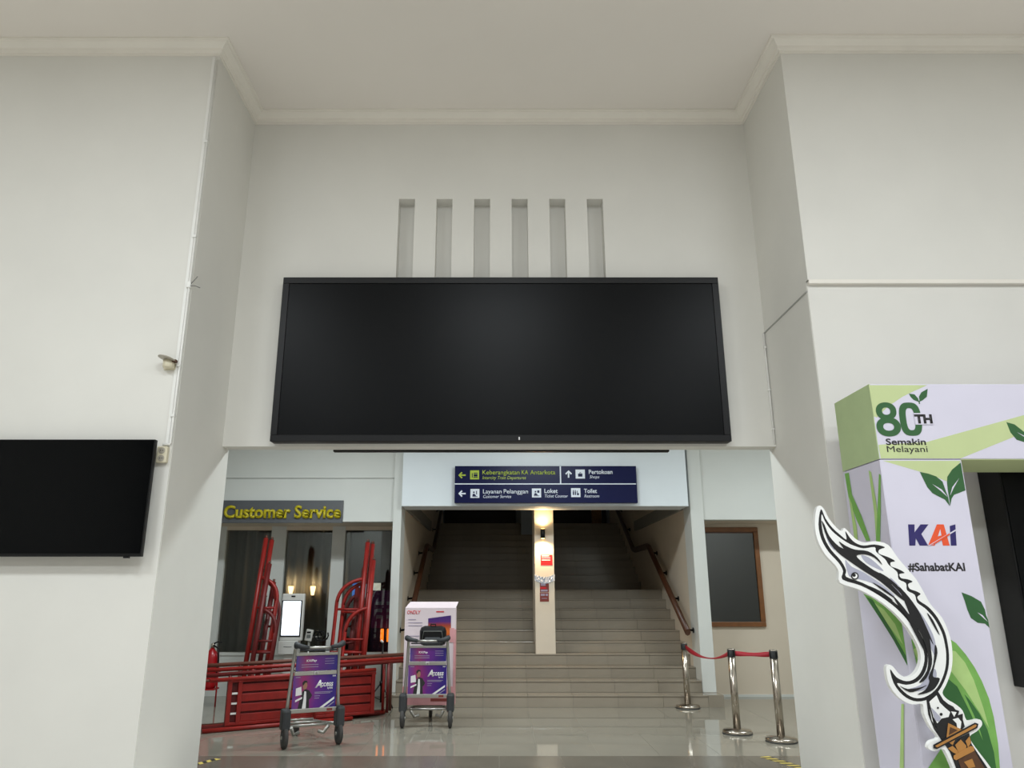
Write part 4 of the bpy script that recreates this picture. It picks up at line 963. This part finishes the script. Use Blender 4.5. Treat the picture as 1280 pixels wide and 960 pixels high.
for pts in ([(1026.5, 652), (1030, 656), (1036, 670), (1048, 683), (1062, 690), (1078, 706), (1096, 718), (1114, 731), (1132, 752), (1120, 744), (1100, 727), (1078, 713), (1062, 702), (1046, 690), (1034, 674)],
            [(1048, 677), (1056, 682), (1068, 687), (1084, 689), (1096, 697), (1102, 706), (1092, 697), (1080, 693), (1070, 695), (1078, 703), (1092, 713), (1108, 721), (1122, 733), (1106, 727), (1090, 718), (1070, 704), (1058, 691)],
            [(1122, 733), (1136, 747), (1150, 768), (1160, 792), (1163, 812), (1164, 830), (1157, 848), (1148, 853), (1158, 838), (1159, 818), (1152, 796), (1146, 786), (1154, 808), (1156, 816), (1140, 786), (1132, 770), (1122, 757), (1116, 745), (1128, 758), (1136, 768), (1130, 752)],
            [(1168, 806), (1171, 816), (1166, 838), (1166, 846), (1174, 848), (1168, 860), (1158, 866), (1146, 868), (1156, 862), (1161, 852), (1160, 846), (1166, 830)],
            [(1124, 857), (1134, 861), (1150, 859), (1158, 856), (1148, 862), (1136, 865)],
            [(1098, 716), (1112, 724), (1128, 740), (1148, 766), (1160, 790), (1166, 806), (1156, 788), (1140, 762), (1122, 738)],
            [(1084, 732), (1100, 739), (1116, 751), (1100, 743)], [(1090, 728), (1106, 737), (1120, 749), (1104, 739)],
            [(1158, 766), (1166, 776), (1174, 794), (1166, 782)]):
    kp(pts, 'blade_stroke', 'ink_black', 5, sm=True)
for cx_, cy_, r_, m, lv in ((1067.8, 720, 4.8, 'ink_black', 6), (1067.8, 720, 3.2, 'foam_white', 7), (1066.6, 719, 2.1, 'ink_black', 8)):
    kp([(cx_ + r_ * math.cos(k * .449), cy_ + r_ * math.sin(k * .449)) for k in range(14)], 'rivet', m, lv)
# neck
kp([(1157.5, 873), (1172, 864), (1178.8, 875), (1185, 880), (1191, 883), (1194, 887), (1198.6, 888.5), (1197, 894), (1203, 892), (1203, 899), (1205.5, 908), (1196, 918), (1177, 926), (1167, 911), (1160, 893)], 'neck_outline', 'ink_black', 2)
kp([(1161, 877), (1170, 869), (1174, 878), (1180, 884), (1187, 890), (1185, 896), (1176, 898), (1171, 904), (1166, 896)], 'neck_face', 'foam_white', 4)
kp([(1163, 884), (1169, 890), (1175, 897), (1173, 902), (1168, 900)], 'neck_shade', 'ink_grey', 6)
kp([(1190, 899), (1197, 897), (1201, 902), (1200, 910), (1196, 912), (1195, 904)], 'neck_scroll', 'foam_white', 4)
kp([(1188, 889), (1195, 890), (1192, 896)], 'neck_scroll', 'foam_white', 4)
kp([(1161.5, 886), (1164, 900), (1171, 914), (1166, 904)], 'neck_shade', 'foam_white', 4)
for cx_, cy_, r_ in ((1171.3, 884.6, 1.3), (1175.3, 892.6, 1.9)):
    kp([(cx_ + r_ * math.cos(k * .785), cy_ + r_ * math.sin(k * .785)) for k in range(8)], 'neck_dot', 'ink_black', 7)
# hilt
kp([(1181, 931), (1211, 916), (1214, 930), (1234, 960), (1256, 1000), (1278, 1050), (1284, 1078), (1233, 1078), (1219, 1030), (1197, 966), (1187, 940)], 'hilt_outline', 'ink_black', 2)
kp([(1197, 950), (1217, 938), (1230, 960), (1251, 1000), (1272, 1050), (1276, 1074), (1238, 1074), (1225, 1030), (1204, 970)], 'hilt_grip', 'hilt_brown', 4)
for pts in ([(1184, 935), (1190, 932), (1196, 938), (1198, 944), (1190, 940)], [(1193, 931), (1200, 924), (1207, 932), (1206, 938), (1198, 942)], [(1206, 926), (1211, 920), (1213, 928), (1209, 934)],
            [(1184, 927), (1194, 922), (1190, 931)]):
    kp(pts, 'carved_petal', 'hilt_gold', 5)
kp([(1191, 944), (1212, 932), (1216, 933), (1217, 938), (1194, 950), (1191, 948)], 'hilt_ring', 'hilt_gold', 6)
kp([(1182, 923.5), (1184.3, 903.5), (1202, 912)], 'guard_triangle', 'hilt_gold', 5)
kp([(1185, 918.5), (1186.6, 908.5), (1196, 912.5)], 'guard_triangle', 'hilt_brown', 6)
kp([(1165.5, 930.5), (1217.5, 903), (1221.8, 904.5), (1220.5, 909.5), (1170, 936), (1165.5, 935)], 'guard_outline', 'ink_black', 7)
kp([(1167.5, 931.8), (1217.5, 905), (1219.5, 906), (1218, 908.5), (1170, 933.8)], 'guard_bar', 'hilt_gold', 9)
for pts in ([(1204, 952), (1214, 948), (1218, 958), (1210, 960)], [(1208, 966), (1216, 962), (1214, 974)], [(1226, 985), (1238, 982), (1236, 996)], [(1240, 1015), (1252, 1012), (1250, 1030)]):
    kp(pts, 'carved_scroll', 'hilt_gold', 6)
obj('floor_foot', bx(3.55, 3.95, KY - .1, KY + .14, 0, .02), 'foam_white', t)
